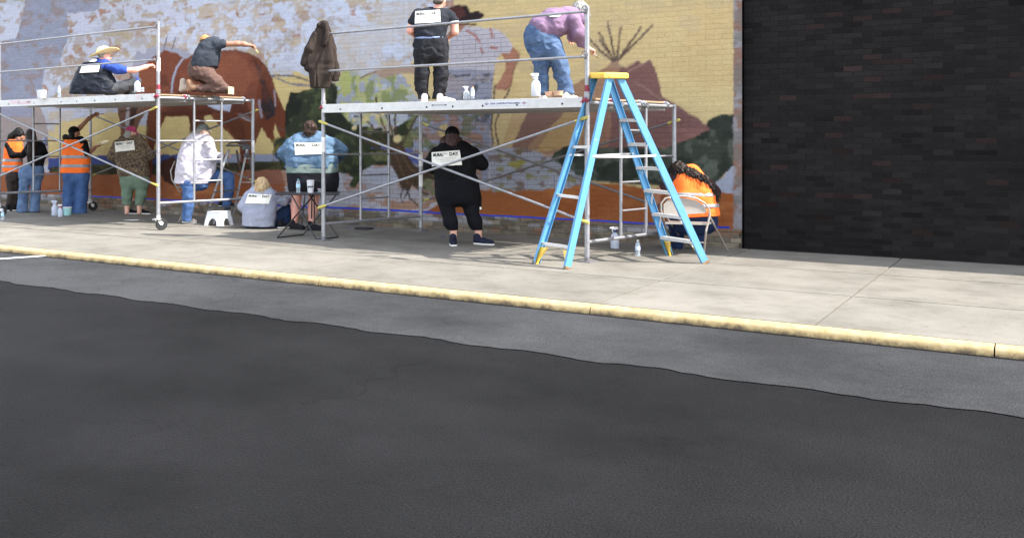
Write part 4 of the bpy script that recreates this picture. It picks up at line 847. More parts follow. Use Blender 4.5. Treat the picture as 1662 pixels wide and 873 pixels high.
# --- woman in black, standing
p = Person(14.15, ground(755, 397), 'standing person all in black with a black cap under the right scaffold', 'fair')
p.wear('sweatshirt', p.rows([(712, 762, 240, .0, .11), (703, 771, 250, 0, .15), (701, 774, 265, 0, .17), (705, 771, 282, 0, .17), (706, 771, 296, 0, .17)]) + p.chain([(707, 250, 0, .095), (697, 270, .02, .088), (706, 276, .28, .07)]) + p.chain([(768, 250, 0, .095), (782, 267, .02, .085), (772, 264, .3, .065)]), M_BLK, noise=(.016, (7, 7, 12)), clips=[(p.P(0, 291), (0, 0, -1))])
p.wear('leggings', p.rows([(706, 772, 288, 0, .17), (706, 774, 303, 0, .18), (709, 775, 318, 0, .16)]) + p.chain([(723, 318, 0, .145), (727, 342, 0, .1), (731, 360, 0, .1), (736, 375, 0, .068)]) + p.chain([(759, 318, .02, .14), (765, 342, .02, .098), (771, 360, .02, .1), (776, 376, .02, .068)]), cloth('black_leggings', (17, 17, 22), .1), noise=(.008, (9, 9, 12)), clips=[(p.P(0, 373.5), (0, 0, -1))])
p.wear('apron', p.rows([(760, 776, 290, .05, .06), (764, 781, 318, .08, .06), (768, 782, 342, .1, .045)]), M_BLK, noise=(.016, (10, 10, 5)), body=False, clips=[(p.P(0, 342), (0, 0, -1))])
mb = MB(); mb.obox(p.P(780, 338, .02), vw(.012, 0, 0), vw(0, .004, 0), vw(0, 0, .02)); mb.build('white_tag', M_PAPER, p.th, False)
p.bp += p.chain([(736, 370, 0, .055), (736, 392, 0, .044)]) + p.chain([(776, 372, .02, .055), (777, 392, .02, .044)])
p.head((734, 222, 0), (.1, 1, -.15), sc=1.08, neck=(735, 243, 0)); p.hair(mat('dark_auburn_hair', (58, 28, 26), .65, .3, 60, stretch=(1, 1, .15)), [(733, 226, -.03, .09), (730, 233, -.03, .07)], [ell(p.P(721, 231, .0), (.06, .07, .085)), ell(p.P(744, 231, .0), (.055, .07, .085)), ell(p.P(733, 233, -.05), (.08, .06, .075))], strands=160); p.cap_hat(M_BLK, True)
p.hand((706, 276, .29), (.3, .9, .2), (1, 0, -.2)); p.hand((771, 264, .31), (-.2, .9, .3), (-1, 0, -.2))
for a, b in (((735, 396.5), (737, 401)), ((771, 396.5), (800, 398.5))):
    p.shoe(a, b, M_SHOEN, M_SOLEW, sc=1.05, w_=.052)
p.paper([(700.5, 247.5), (746, 244), (750, 268), (701, 270)], ['sweatshirt']); p.finish()

# --- orange vest on the folding chair
p = Person(12.95, ground(1120, 402), 'seated person in orange vest with long curly dark hair on the folding chair', 'tan')
v = p.rows([(1090, 1136, 282, .1, .12), (1089, 1148, 296, .06, .16), (1088, 1156, 314, .03, .175), (1086, 1162, 332, 0, .18), (1084, 1168, 352, 0, .19)])
p.wear('vest', v, M_VEST, noise=(.016, (8, 8, 12)), clips=[(p.P(1120, 352), (.06, 0, -1))]); stripes(p, 'vest', v, [(312, 318.5), (330, 336)])
p.wear('t_shirt', p.rows([(1090, 1138, 284, .12, .1), (1090, 1148, 300, .1, .13)]) + p.chain([(1096, 290, .05, .085), (1078, 306, .12, .07)]) + p.chain([(1148, 300, .1, .09), (1160, 312, .25, .08)]), cloth('dark_maroon_tee', (58, 38, 42)))
p.bp += p.chain([(1080, 304, .12, .055), (1070, 312, .14, .05), (1068, 328, .2, .045), (1066, 318, .4, .035)]) + p.chain([(1160, 312, .25, .06), (1150, 316, .45, .04)])
p.wear('jeans', p.rows([(1088, 1162, 350, .02, .17), (1090, 1164, 360, .05, .17)]) + p.chain([(1106, 360, .1, .13), (1098, 362, .5, .11), (1099, 398, .48, .08)]) + p.chain([(1146, 360, .1, .13), (1136, 362, .5, .11), (1132, 398, .48, .08)]), cloth('navy_trousers', (30, 42, 72)))
p.head((1100, 279, .12), (-.35, .85, -.75), neck=(1110, 287, .1), up=(-.2, .5, .8)); p.hair(M_HDBR, [(1102, 277, .06, .1), (1120, 282, -.02, .075), (1140, 294, -.05, .07), (1154, 308, -.03, .06), (1162, 316, 0, .045)], strands=520, noise=.035, fr=(34, 34, 34))
p.hand((1066, 318, .41), (-.3, .9, .1), (.5, 0, -1)); p.hand((1150, 316, .46), (-.4, .9, 0), (0, 0, -1)); p.shoe((1097, 398), (1092, 394), M_SHOEB, M_SOLEW); p.shoe((1132, 398), (1130, 394), M_SHOEB, M_SOLEW); p.finish()

# --- straw hat, seated on the left platform
ZD_L, ZD_R = 2.235, 1.995
p = Person(17.75, at(165, 152, 17.75), 'person in straw hat, navy vest and blue shirt sitting on the left platform', 'rosy')
p.wear('shirt', p.rows([(146, 178, 103, 0, .1), (142, 180, 112, 0, .13)]) + p.chain([(178, 108, -.12, .085), (190, 112, -.1, .085), (202, 115, -.08, .072)]), M_BLUE, noise=(.02, (9, 9, 12)))
v = p.rows([(143, 176, 103, 0, .11), (131, 178, 112, 0, .15), (123, 182, 124, 0, .18), (117, 188, 138, 0, .19), (114, 192, 150, 0, .19)])
p.wear('vest', v, M_NAVY, noise=(.03, (7, 7, 9)), clips=[(p.P(0, 153), (0, 0, -1)), (p.P(0, 101.5), (0, 0, 1))])
p.wear('collar', p.rows([(146, 163, 101.5, -.02, .075), (145, 163, 104, -.02, .08)]), mat('white_cotton', (226, 224, 222), .8), body=False)
p.bp += p.chain([(200, 114, -.08, .052), (216, 114.5, -.06, .045), (220, 114, -.05, .046), (236, 109, .1, .038), (241, 107, .15, .032)])
p.wear('jeans', p.chain([(176, 146, -.05, .11), (200, 141, .0, .1), (221, 133, .05, .085), (214, 143, .3, .075), (206, 150, .45, .06)]) + p.chain([(176, 146, .3, .11), (206, 143, .4, .1), (215, 150, .1, .07)]), M_JEANG, clips=[(np.array((0, 0, ZD_L + .012)), (0, 0, -1))])
p.head((170, 92, 0), (.95, .3, -.05), neck=(158, 105, 0)); p.hair(M_HGRY, None)
L = p.L; R = p.hR
p.wear('straw_hat', [ell(L(0, -.015, .085), (.105, .135, .095), R)], mat('straw', (232, 214, 160), .8, scale=70, col2=(206, 182, 122), stretch=(1, 1, 3), bump=.3, bscale=120), .008, .02, (.012, (14, 14, 14)), [(L(0, 0, .05), -R[2])], body=False)
mb = MB(); n = 28; vs = []
for t in (0, -.007):
    for k_ in range(4):
        for i in range(n):
            a = 2 * math.pi * i / n; rr_ = .10 + .042 * k_; up_ = .006 * k_ + (.06 * (k_ / 3) ** 2) * abs(math.cos(a)) - .05 * (k_ / 3) * max(0, -math.sin(a)) * 1.3 + .008 * (k_ / 3) * math.sin(a * 3)
            vs.append(L(rr_ * math.cos(a) * .95, -.01 + rr_ * 1.22 * math.sin(a), .052 + up_ + t + .26 * rr_ * math.sin(a)))
fs = []
for t in (0, 1):
    for k_ in range(3):
        for i in range(n):
            q = [t * 4 * n + k_ * n + i, t * 4 * n + k_ * n + (i + 1) % n, t * 4 * n + (k_ + 1) * n + (i + 1) % n, t * 4 * n + (k_ + 1) * n + i]; fs.append(tuple(q if t == 0 else q[::-1]))
fs += [(3 * n + i, 3 * n + (i + 1) % n, 7 * n + (i + 1) % n, 7 * n + i) for i in range(n)]
hat = [c for c in p.th.children if c.name.startswith('straw_hat')][0]; mb.add(vs, fs).build('hat_brim', bpy.data.materials['straw'], hat)
p.hand((241, 107, .15), (1, .5, .2), (0, .3, -1), curl=.6); p.paper([(133, 107), (162, 105), (160, 117), (129, 118.5)], ['vest'], text=False); p.finish(clips=[(np.array((0, 0, ZD_L + .014)), (0, 0, -1))])

# --- kneeling painter
p = Person(16.8, at(345, 150, 16.8), 'person in charcoal t-shirt and brown trousers kneeling on the left platform', 'tan')
p.wear('t_shirt', p.rows([(330, 359, 71, 0, .11), (321, 360, 79, 0, .14), (314, 357, 91, 0, .16), (308, 353, 108, 0, .165)]) + p.chain([(352, 74, -.08, .09), (362, 72, -.1, .078)]), M_CHAR, noise=(.02, (8, 8, 10)), clips=[(p.P(352, 110), (.25, 0, -1))])
p.wear('trousers', p.rows([(306, 348, 107, 0, .155), (306, 350, 118, 0, .15)]) + p.chain([(330, 118, -.08, .13), (352, 133, -.1, .105), (366, 144, -.1, .075), (350, 144, -.1, .075), (322, 143, -.1, .06)]) + p.chain([(325, 120, .1, .13), (345, 134, .2, .105), (360, 144, .22, .075), (315, 144, .2, .06)]), M_BRN, noise=(.022, (10, 10, 14)), clips=[(np.array((0, 0, ZD_L + .02)), (0, 0, -1))])
p.wear('boot', p.chain([(322, 142, -.1, .05), (312, 142, -.1, .052), (307, 134, -.1, .045), (305, 146, -.1, .04)]), mat('boot_leather', (150, 112, 84), .7, scale=12, col2=(106, 78, 60)), .009, body=False, noise=None)
p.wear('boot', p.chain([(312, 142, .15, .05), (300, 143, .15, .052), (297, 132, .15, .042), (294, 146, .15, .04)]), mat('dusty_sole', (176, 162, 146), .85), .009, body=False, noise=None)
p.bp += p.chain([(362, 72, -.1, .05), (385, 71.5, -.12, .045), (396, 72, -.12, .042), (404, 74, -.12, .032)])
p.head((333, 70.5, .05), (-.25, .9, -.3), neck=(340, 78, .0)); p.hair(M_HBRN, None); p.cap_hat(mat('tan_cap', (196, 146, 84), .8, scale=24, col2=(110, 82, 52)), True)
BR11 = p.hand((404, 74, -.12), (1, .1, -.12), (0, .2, -1), curl=.5); p.finish(clips=[(np.array((0, 0, ZD_L + .022)), (0, 0, -1))])

# --- standing in black tee on the right platform
p = Person(14.6, at(700, 168, 14.6), 'person in black t-shirt and black jeans standing on the right platform', 'rosy')
p.wear('t_shirt', p.rows([(690, 722, 23, .02, .09), (677, 729, 28, 0, .13), (672, 728, 36, 0, .155), (673, 724, 48, 0, .16), (673, 723, 61, 0, .16)]) + p.chain([(679, 24, 0, .085), (670, 36, .0, .08)]) + p.chain([(727, 24, 0, .085), (736, 35, .0, .08)]), M_BLK if False else cloth('faded_black_tee', (36, 39, 46), .1), noise=(.018, (8, 8, 11)), clips=[(p.P(0, 62), (0, 0, -1))])
p.wear('belt', p.rows([(673, 723, 62, 0, .162), (673, 723, 63.5, 0, .162)]), mat('blue_white_belt', (150, 168, 204), .7, scale=30, col2=(90, 112, 160)), k=.01, noise=None, body=False, clips=[(p.P(0, 61), (0, 0, 1)), (p.P(0, 65), (0, 0, -1))])
p.wear('sleeve_cuff', p.chain([(735, 34, .0, .084), (737, 38, .0, .082)]), mat('white_cuff', (222, 222, 232), .8), noise=None, body=False, clips=[(p.P(0, 34.5), (0, 0, 1)), (p.P(0, 38.5), (0, 0, -1))])
p.wear('jeans', p.rows([(673, 724, 64, 0, .15), (671, 728, 78, 0, .165), (672, 728, 88, 0, .15)]) + p.chain([(686, 90, 0, .12), (685, 122, 0, .1), (684, 140, .02, .096), (688, 160, 0, .082)]) + p.chain([(714, 90, 0, .12), (716, 122, 0, .102), (715, 140, .02, .1), (712, 160, 0, .085)]), M_JEANB, noise=(.026, (10, 10, 15)), clips=[(p.P(0, 161), (0, 0, -1))])
p.bp += p.chain([(670, 32, 0, .062), (666, 50, .0, .052), (676, 60, .25, .038)]) + p.chain([(737, 34, 0, .066), (738, 52, .0, .056), (728, 60, .28, .04)])
p.head((714, 2, .05), (.4, .9, -.5), neck=(709, 17, .02)); p.hair(mat('grey_brown_hair', (92, 80, 72), .6, scale=50, col2=(52, 44, 40), stretch=(1, 1, .3)), None, [ell(p.P(711, 3, -.03), (.082, .07, .05))]); p.wear('headband', [ell(p.L(0, -.01, .03), (.088, .106, .1), p.hR)], M_HDBR, .008, .02, None, [(p.L(0, 0, .05), p.hR[2]), (p.L(0, 0, .015), -p.hR[2])], body=False)
p.hand((677, 60, .26), (.3, .9, .1), (0, 0, -1)); p.hand((728, 60, .29), (-.2, .9, -.1), (0, 0, -1))
p.shoe((689, 168.8, 0), (686, 172, 0), M_SHOEW, M_SOLEW, gz=ZD_R); p.shoe((711, 168.8), (724, 168.5), M_SHOEW, M_SOLEW, gz=ZD_R); p.paper([(674, 19), (714, 16.5), (715, 36), (673, 39)], ['t_shirt']); p.finish()

# --- bending in mauve on the right platform
p = Person(12.75, at(905, 160, 12.75), 'person in mauve top and blue jeans bending over on the right platform', 'fair')
p.wear('sweater', p.chain([(880, 47, 0, .185), (900, 38, .0, .185), (920, 33, .05, .165), (935, 29, .08, .135)], .05) + p.chain([(930, 34, -.1, .105), (938, 54, -.08, .09), (945, 72, .05, .07)]) + p.chain([(934, 34, .25, .09), (930, 60, .35, .075)]), M_PURP, noise=(.022, (8, 8, 11)), clips=[(p.P(868, 56), (-.9, 0, -.9)), (p.P(885, 66), (-.25, 0, -1))])
p.wear('jeans', p.rows([(852, 898, 56, 0, .17), (850, 906, 66, 0, .175), (856, 912, 78, 0, .165)]) + p.chain([(874, 80, 0, .13), (879, 104, .02, .1), (878, 124, .05, .088), (880, 151, .05, .09)]) + p.chain([(897, 80, -.05, .135), (908, 104, -.05, .105), (913, 124, -.05, .094), (919, 153, -.05, .1)]), denim('worn_blue_denim', (84, 104, 132), (54, 72, 102)), noise=(.022, (10, 10, 14)), clips=[(p.P(0, 154), (0, 0, -1))])
p.bp += p.chain([(946, 70, .05, .048), (952, 77, .1, .036), (955, 79, .12, .032)]) + p.chain([(930, 60, .35, .05), (926, 62, .5, .035)])
p.head((942, 19, .1), (.75, .35, -.6), neck=(930, 28, .08), up=(.5, 0, .8)); p.hair(M_HGRY, [(940, 17, .08, .095), (947, 22, .08, .07)], strands=160, noise=.022)
BR13 = p.hand((955, 79, .12), (1, .4, -.35), (0, .3, -1), curl=.6); p.hand((926, 62, .51), (0, .9, -.3), (1, 0, 0))
p.shoe((880, 166, 0), (890, 168, 0), M_SHOEW, M_SOLEW, gz=ZD_R - .02); p.shoe((916, 164), (938, 165), M_SHOEW, M_SOLEW, gz=ZD_R - .02); p.paper([(882, 23), (917, 20.5), (906, 28), (893, 28)], ['sweater'], text=False); p.finish()
# ================================================================== SCAFFOLDS, LADDERS, FURNITURE, SMALL THINGS
M_STEEL = mat('galvanised_tube', (150, 150, 154), .42, .12, 14, metal=.55, bump=.08, bscale=90); M_STEELD = mat('dull_grey_tube', (112, 110, 114), .55, .15, 12, metal=.35)
M_ALU = mat('plank_aluminium', (196, 194, 192), .5, .08, 9, metal=.15, bump=.06, bscale=60); M_PLY = mat('plank_plywood', (150, 128, 102), .85, .15, 6, stretch=(1, 8, 1))
M_YTIP = mat('yellow_brace_end', (186, 174, 84), .7, .15, 20); M_RED = mat('red_hook', (140, 44, 62), .65, .25, 30); M_RUB = mat('black_rubber', (28, 28, 29), .75); M_DARKHOLE = mat('bolt_hole', (20, 20, 22), .8)
M_LBL = mat('white_label', (206, 206, 212), .6, .03); M_INKB = mat('label_ink', (48, 46, 84), .6); M_TAPEW = mat('white_tape', (212, 208, 206), .7)
def V3(*a): return Vector(a)
def scaffold(FL, FR, RL, RR, zt, wheels, z0, deck, label, guard_l, rails, topz, brace):
    th = thing('scaffold', FL, label, 'scaffold')
    ax = (FR - FL).normalized(); ay = (RL - FL).normalized(); bz = z0
    def fr(Fp, Rp, gtop):
        m = MB(); m.tube(Fp + UP * bz, Fp + UP * (zt + .05), .031, n=14); m.tube(Rp + UP * bz, Rp + UP * zt, .031, n=14)
        o = m.build('frame_post', M_STEEL, th)
        m = MB(); m.tube(Fp + UP * (zt - .03), Rp + UP * (zt - .03), .024, n=12); m.build('top_bar', M_STEEL, th)
        m = MB(); m.tube(Fp + UP * (bz + .24), Rp + UP * (bz + .24), .0225, n=12); m.build('bottom_bar', M_STEEL, th)
        m = MB(); m.tube(Fp + UP * (bz + 1.26), Rp + UP * (bz + 1.26), .014, n=10); m.build('middle_bar', M_STEEL, th)
        i1, i2 = Fp.lerp(Rp, .36), Fp.lerp(Rp, .65)
        for q in (i1, i2): m = MB(); m.tube(q + UP * (bz + .25), q + UP * (zt - .03), .020, n=10); m.build('inner_post', M_STEEL, th)
        for z in (.58, .94, 1.60): m = MB(); m.tube(i1 + UP * (bz + z), i2 + UP * (bz + z), .013, n=8); m.build('rung', M_STEEL, th)
        for q in (i1, i2):
            m = MB(); m.obox(q + UP * (zt - .03), ay * .026, ax * .03, UP * .03, .004); m.build('clamp', M_STEELD, th)
    fr(FL, RL, 0); fr(FR, RR, 0)
    for q, gz in ((FL, guard_l), (FR, topz)):
        m = MB(); m.tube(q + UP * (zt + .05), q + UP * gz, .029, n=12); m.lathe(q + UP * (zt + .03), [(.031, 0), (.037, .004), (.037, .07), (.031, .074)], 12); m.build('guard_post', M_STEEL, th)
    m = MB(); m.tube(FR + UP * (zt + .09), FR + UP * (zt + .18), .0318, n=12); m.build('red_paint_band', M_RED, th)
    for z in rails:
        o_ = -ay * .035
        m = MB(); m.tube(FL + o_ + UP * z, FR + o_ + UP * z, .0165, n=10); g = m.build('guard_rail', M_STEEL, th)
        for q in (FL, FR):
            m = MB(); c = q + UP * z - ay * .03; pts = [c + (ax * math.cos(a) * .04 + UP * (math.sin(a) * .04 + .03)) - ay * .02 for a in np.linspace(-1.2, 4.2, 12)]; m.path(pts, .007, 6); m.obox(q + UP * z - ay * .02, ax * .02, ay * .02, UP * .03, .003); m.build('rail_lock', M_STEELD, g)
    for s_, (A, B) in ((-1, (FL, FR)), (1, (RL, RR))):
        off = ay * (.04 * s_)
        for k_, (za, zb) in enumerate(((brace[0], brace[1]), (brace[1], brace[0]))):
            o2 = off * (1 + .55 * k_); a, b = A + o2 + UP * za, B + o2 + UP * zb; d = (b - a).normalized()
            m = MB(); m.tube(a + d * .11, b - d * .11, .0165, n=8); c = m.build('cross_brace', M_STEEL if s_ < 0 else M_STEELD, th)
            for p_, dd in ((a, d), (b, -d)):
                m = MB(); m.path([p_ - dd * .05, p_ - dd * .03, p_ + dd * .05, p_ + dd * .125], [.014, .022, .02, .0175], 8); m.tube(p_ - off, p_ + off * .3, .008, n=6); m.build('brace_tip', M_YTIP, c)
    # three planks side by side
    W_ = (RL - FL).length; n = 3; pw = (W_ - .10) / 3 - .012; gap = .012
    for i in range(n):
        y0 = -.06 + i * (pw + gap) if i else -.06; c0 = FL + ay * y0; c1 = FR + ay * y0; mid = (c0 + c1) / 2
        m = MB(); m.obox(mid + ay * pw / 2 + UP * (deck - .012), ax * ((c1 - c0).length / 2 - .04), ay * (pw / 2 - .02), UP * .011); pl = m.build('plank', M_PLY, th, False)
        for yy in (.012, pw - .012):
            m = MB(); m.obox(mid + ay * yy + UP * (deck - .06), ax * ((c1 - c0).length / 2 - .035), ay * .012, UP * .062, .003); r_ = m.build('side_rail', M_ALU, pl, False)
        for t in (.12, .3, .5, .7, .88):
            m = MB(); q = c0.lerp(c1, t); m.obox(q + ay * pw / 2 + UP * (deck - .06), ax * .02, ay * (pw / 2 - .03), UP * .03); m.build('cross_member', M_ALU, pl, False)
        for q, sg in ((c0, 1), (c1, -1)):
            for yy in (.03, pw - .03):
                m = MB(); h = q + ay * yy; m.path([h + ax * sg * .07 + UP * (deck - .06), h + ax * sg * .03 + UP * (deck - .05), h + UP * (deck - .03), h - ax * sg * .035 + UP * (deck - .05)], [.03, .034, .03, .022], 8); m.build('end_hook', M_RED if i == 0 else M_STEEL, pl)
        if i == 0:
            L_ = (c1 - c0).length
            for t in (.09, .27, .45, .55, .66, .78, .93):
                m = MB(); m.lathe(c0 + ax * L_ * t + ay * -.0005 + UP * (deck - .075), [(.013, 0), (.013, .004), (.006, .006)], 10, -ay); m.build('bolt', M_DARKHOLE, pl)
            th['_r'] = 0
    feet = [(FL, -1), (FR, -1), (RL, 1), (RR, 1)]
    for q, s_ in feet:
        if wheels:
            cst = MB(); cst.lathe(q + UP * (z0 - .01), [(.02, 0), (.032, .01), (.032, .05), (.027, .06)], 12); cst.obox(q + UP * (z0 - .02), ax * .055, ay * .045, UP * .012, .004); co = cst.build('caster', M_ALU, th)
            wc = q + RGT * .05 + UP * .098
            wa = (FWD * .88 - RGT * .47).normalized(); wx = UP.cross(wa)
            m = MB()
            for s2 in (-1, 1): m.beam(q + UP * (z0 - .02) + wa * .035 * s2, wc + wa * .035 * s2, wx, .06, .006)
            m.obox(q - ax * .09 + UP * (z0 - .035), ax * .06, wa * .03, UP * .006, .002); m.obox(q - ax * .03 + UP * (z0 - .04), ax * .04, wa * .04, UP * .02, .004); m.build('fork', M_ALU, co)
            m = MB(); m.lathe(wc, [(.062, -.024), (.086, -.026), (.096, -.018), (.098, 0), (.096, .018), (.086, .026), (.062, .024)], 24, wa); m.build('tyre', M_RUB, co)
            m = MB(); m.lathe(wc, [(.012, -.034), (.02, -.03), (.022, -.012), (.022, .012), (.02, .03), (.012, .034)], 12, wa)
            for kk in range(5):
                a_ = kk * 2 * math.pi / 5; d_ = wx * math.cos(a_) + UP * math.sin(a_); m.beam(wc + d_ * .018, wc + d_ * .064, wa, .03, .012)
            m.build('wheel_hub', M_ALU, co)
        else:
            m = MB(); m.obox(q + UP * .006, ax * .09, ay * .09, UP * .006, .002); m.tube(q + UP * .01, q + UP * .06, .032, n=12); m.build('base_plate', M_STEELD, th)
    return th, ax, ay
FLr, FRr, RLr = ground(525, 390), ground(953, 425), ground(683, 375); RRr = FRr + RLr - FLr
scR, axR, ayR = scaffold(FLr, FRr, RLr, RRr, 1.96, False, 0.0, 1.995, 'right scaffold on flat base plates with the lettered aluminium plank, behind the blue ladder', 3.07, (2.485, 3.03), 3.10, (1.74, .49))
FRl = ground(257, 373.5)
vA = RGT * 3.33 - FWD * 2.70; vB = RGT * 1.39 + FWD * 1.37
FLl = FRl - vA * 1.125; RLl = FLl + vB; RRl = FRl + vB
scL, axL, ayL = scaffold(FLl, FRl, RLl, RRl, 2.2, True, .20, 2.235, 'left scaffold standing on wheels, its platform holding the straw-hat and kneeling painters', 3.38, (2.79, 3.33), 3.42, (2.0, .74))
# lettering on the right plank
pl = [c for c in scR.children if c.name.startswith('plank')][0]
Lr = (FRr - FLr).length; org = FLr - ayR * .0615
def onrail(px, z=0):   # distance along the plank seen at px
    d = ray(px, 172); n = ayR; t = (org - CAM).dot(n) / d.dot(n); return (CAM + d * t - org).dot(axR)
def flat_text(wd, x0, x1, zc, h, m, parent, dy=.003, shear=0):
    tv, tf = text_geo(wd); a, b = tv[:, 0].min(), tv[:, 0].max(); c, d = tv[:, 1].min(), tv[:, 1].max(); bb = base_of(parent)
    vs = [org + axR * (x0 + (x - a) / (b - a) * (x1 - x0)) + UP * (zc + ((y - c) / (d - c) - .5) * h) - ayR * dy - bb for x, y in tv[:, :2]]
    return link('lettering', raw_mesh('lettering', vs, tf, False), parent, m)
x0, x1 = onrail(760), onrail(825)
m = MB(); m.obox(org + axR * (x0 + x1) / 2 + UP * (1.995 - .052) - ayR * .0008, axR * (x1 - x0) / 2, UP * .026, ayR * .0008); lb = m.build('plank_label', M_LBL, pl, False)
flat_text('STAR CONSTRUCTION SUPPLY', x0 + .09, x1 - .09, 1.995 - .052, .026, M_INKB, lb)
for xx, mm in ((x0 + .04, M_INKB), (x1 - .04, M_RED)):
    m = MB(); 
    for (r1, r2) in ((.036, .024),):
        o = org - ayR * .003; c = o + axR * xx + UP * (1.995 - .052); k4 = [(1, 0), (0, .55), (-1, 0), (0, -.55)]
        m.add([c + axR * r1 * a + UP * r1 * b for a, b in k4] + [c + axR * r2 * a + UP * r2 * b for a, b in k4], [(i, 4 + i, 4 + (i + 1) % 4, (i + 1) % 4) for i in range(4)])
        m.add([c + axR * .012 * a + UP * .012 * b for a, b in k4], [(3, 2, 1, 0)])
    m.build('emblem', mm, lb, False)
xa = (onrail(684), onrail(702)); m = MB(); c0 = org - ayR * .003 + UP * (1.995 - .052)
m.beam(c0 + axR * xa[0], c0 + axR * xa[1], UP, .006, .001); 
for xx, sg in ((xa[0], 1), (xa[1], -1)): m.add([c0 + axR * (xx - sg * .03), c0 + axR * xx + UP * .012, c0 + axR * xx - UP * .012], [(0, 1, 2)])
m.build('double_arrow', M_INKB, pl, False)
for sc_, q, z in ((scR, RLr, 1.05), (scR, RLr, .72), (scR, FLr, 1.3), (scL, RRl, 1.25), (scL, FRl, 2.6)):
    m = MB(); m.tube(q + UP * z, q + UP * (z + .22), .0326, n=12); m.build('paper_sticker', M_TAPEW, sc_)

# ---- blue stepladder
M_FIB = mat('blue_fibreglass', (78, 136, 176), .5, .08, 5, bump=.05, bscale=70); M_YEL = mat('yellow_plastic', (224, 184, 70), .45, .08, 9, bump=.1)
def fib():
    m = M_FIB; t = m.node_tree; b = t.nodes['Principled BSDF']; old = b.inputs['Base Color'].links[0].from_socket
    geo = t.nodes.new('ShaderNodeNewGeometry'); n = t.nodes.new('ShaderNodeTexNoise'); n.inputs['Scale'].default_value = 9; n.inputs['Detail'].default_value = 9; n.inputs['Roughness'].default_value = .8
    t.links.new(geo.outputs['Position'], n.inputs['Vector']); r = t.nodes.new('ShaderNodeValToRGB'); r.color_ramp.elements[0].position = .64; r.color_ramp.elements[1].position = .69
    t.links.new(n.outputs[0], r.inputs[0]); mx = t.nodes.new('ShaderNodeMix'); mx.data_type = 'RGBA'; t.links.new(r.outputs[0], mx.inputs[0]); t.links.new(old, mx.inputs[6]); mx.inputs[7].default_value = (*lin((200, 212, 216)), 1); t.links.new(mx.outputs[2], b.inputs['Base Color'])
fib()
gA, gB, gC, gD = ground(869, 428), ground(921, 437), ground(1086, 415), ground(1146, 428)
Ztop = 2.21; cen = (gA + gB + gC + gD) / 4
cq = ground(1000, 428); tc = at(988, 121, depth(cq) - .05); zc = tc.z
la = ((gC + gD) / 2 - (gA + gB) / 2).normalized(); la.z = 0; lw = ((gB - gA).normalized() + (gD - gC).normalized()).normalized()
tops = {}
def tp_(px, py, back): 
    return at(px, py, depth(cq) + back)
tA, tB, tC, tD = tp_(964, 124, .22), tp_(991, 124, -.14), tp_(986, 124, .28), tp_(1006, 124, -.10)
lad = thing('stepladder', cen, 'tall light blue stepladder with yellow top cap standing open on the pavement', 'stepladder')
for a, b, inw, of in ((gA, tA, gB - gA, la), (gB, tB, gA - gB, la), (gC, tC, gD - gC, -la), (gD, tD, gC - gD, -la)):
    inw = inw.normalized(); d = (b - a).normalized(); m = MB()
    # channel section: web seen from outside and two flanges
    out = d.cross(inw).normalized(); 
    m.beam(a, b, out, .086, .006); m.beam(a + inw * .016 + out * .040, b + inw * .016 + out * .040, inw, .032, .006); m.beam(a + inw * .016 - out * .040, b + inw * .016 - out * .040, inw, .032, .006)
    r_ = m.build('rail', M_FIB, lad)
    m = MB(); m.beam(a - UP * .001, a + d * .03, out, .094, .03, .004); m.build('rubber_foot', mat('rail_foot', (120, 92, 60), .8), r_)
def at_t(a, b, py):
    for t in np.linspace(0, 1, 600):
        q_ = a.lerp(b, float(t))
        if CY - (q_ - CAM).z / depth(q_) * F <= py: return q_
    return b
for k_, (yc, yd) in enumerate(((194, 194), (233, 234), (271, 273), (308, 312), (346, 352), (384, 392))):
    p, q = at_t(gC, tC, yc), at_t(gD, tD, yd); sd = (q - p).normalized(); dep = la
    m = MB(); m.obox((p + q) / 2 - la * .0, sd * ((q - p).length / 2 - .008), la * .044, UP * .004); m.obox((p + q) / 2 - la * .042 - UP * .014, sd * ((q - p).length / 2 - .008), la * .003, UP * .018); m.obox((p + q) / 2 + la * .042 - UP * .014, sd * ((q - p).length / 2 - .008), la * .003, UP * .018)
    for i in range(5): m.obox((p + q) / 2 + la * (-.034 + .017 * i) + UP * .0055, sd * ((q - p).length / 2 - .012), la * .003, UP * .0016)
    st = m.build('step', M_ALU, lad, False)
    if k_ >= 3:
        m = MB()
        for e0, dd, A, B in ((p, sd, gC, tC), (q, -sd, gD, tD)):
            dn = (A - B).normalized(); m.beam(e0 + dd * .16 - UP * .02, e0 + dn * .20 + dd * .01, la, .018, .004)
        m.build('step_brace', M_ALU, st, False)
for yc, yd in ((239, 239), (317, 322), (395, 402)):
    p, q = at_t(gA, tA, yc), at_t(gB, tB, yd); m = MB(); m.beam(p, q, UP, .034, .02, .003); m.build('rear_bar', M_ALU, lad, False)
for A, tA_, B, tB_, y0, y1 in ((gB, tB, gD, tD, 254, 253), (gA, tA, gC, tC, 252, 250)):
    p, q = at_t(A, tA_, y0), at_t(B, tB_, y1); mid = (p + q) / 2 - UP * .012; m = MB(); m.beam(p, mid, UP, .024, .006); m.beam(mid, q, UP, .024, .006); m.lathe(mid, [(.012, -.008), (.012, .008)], 10, p - q and (q - p).cross(UP)); m.build('spreader', M_ALU, lad, False)
ct = (tA + tB + tC + tD) / 4; cw = ((tB - tA) + (tD - tC)).normalized(); cl = UP.cross(cw).normalized()
if cl.dot(la) < 0: cl = -cl
pm = (ct + UP * .0)
m = MB(); m.obox(ct + UP * .005, cl * .155, cw * .225, UP * .035, .012); cp = m.build('top_cap', M_YEL, lad)
m = MB()
for s_ in (-1, 1): m.obox(ct + cl * .157 * s_ - UP * .004, cl * .006, cw * .17, UP * .02, .003); m.obox(ct + cw * .227 * s_ - UP * .002, cl * .10, cw * .005, UP * .018, .003)
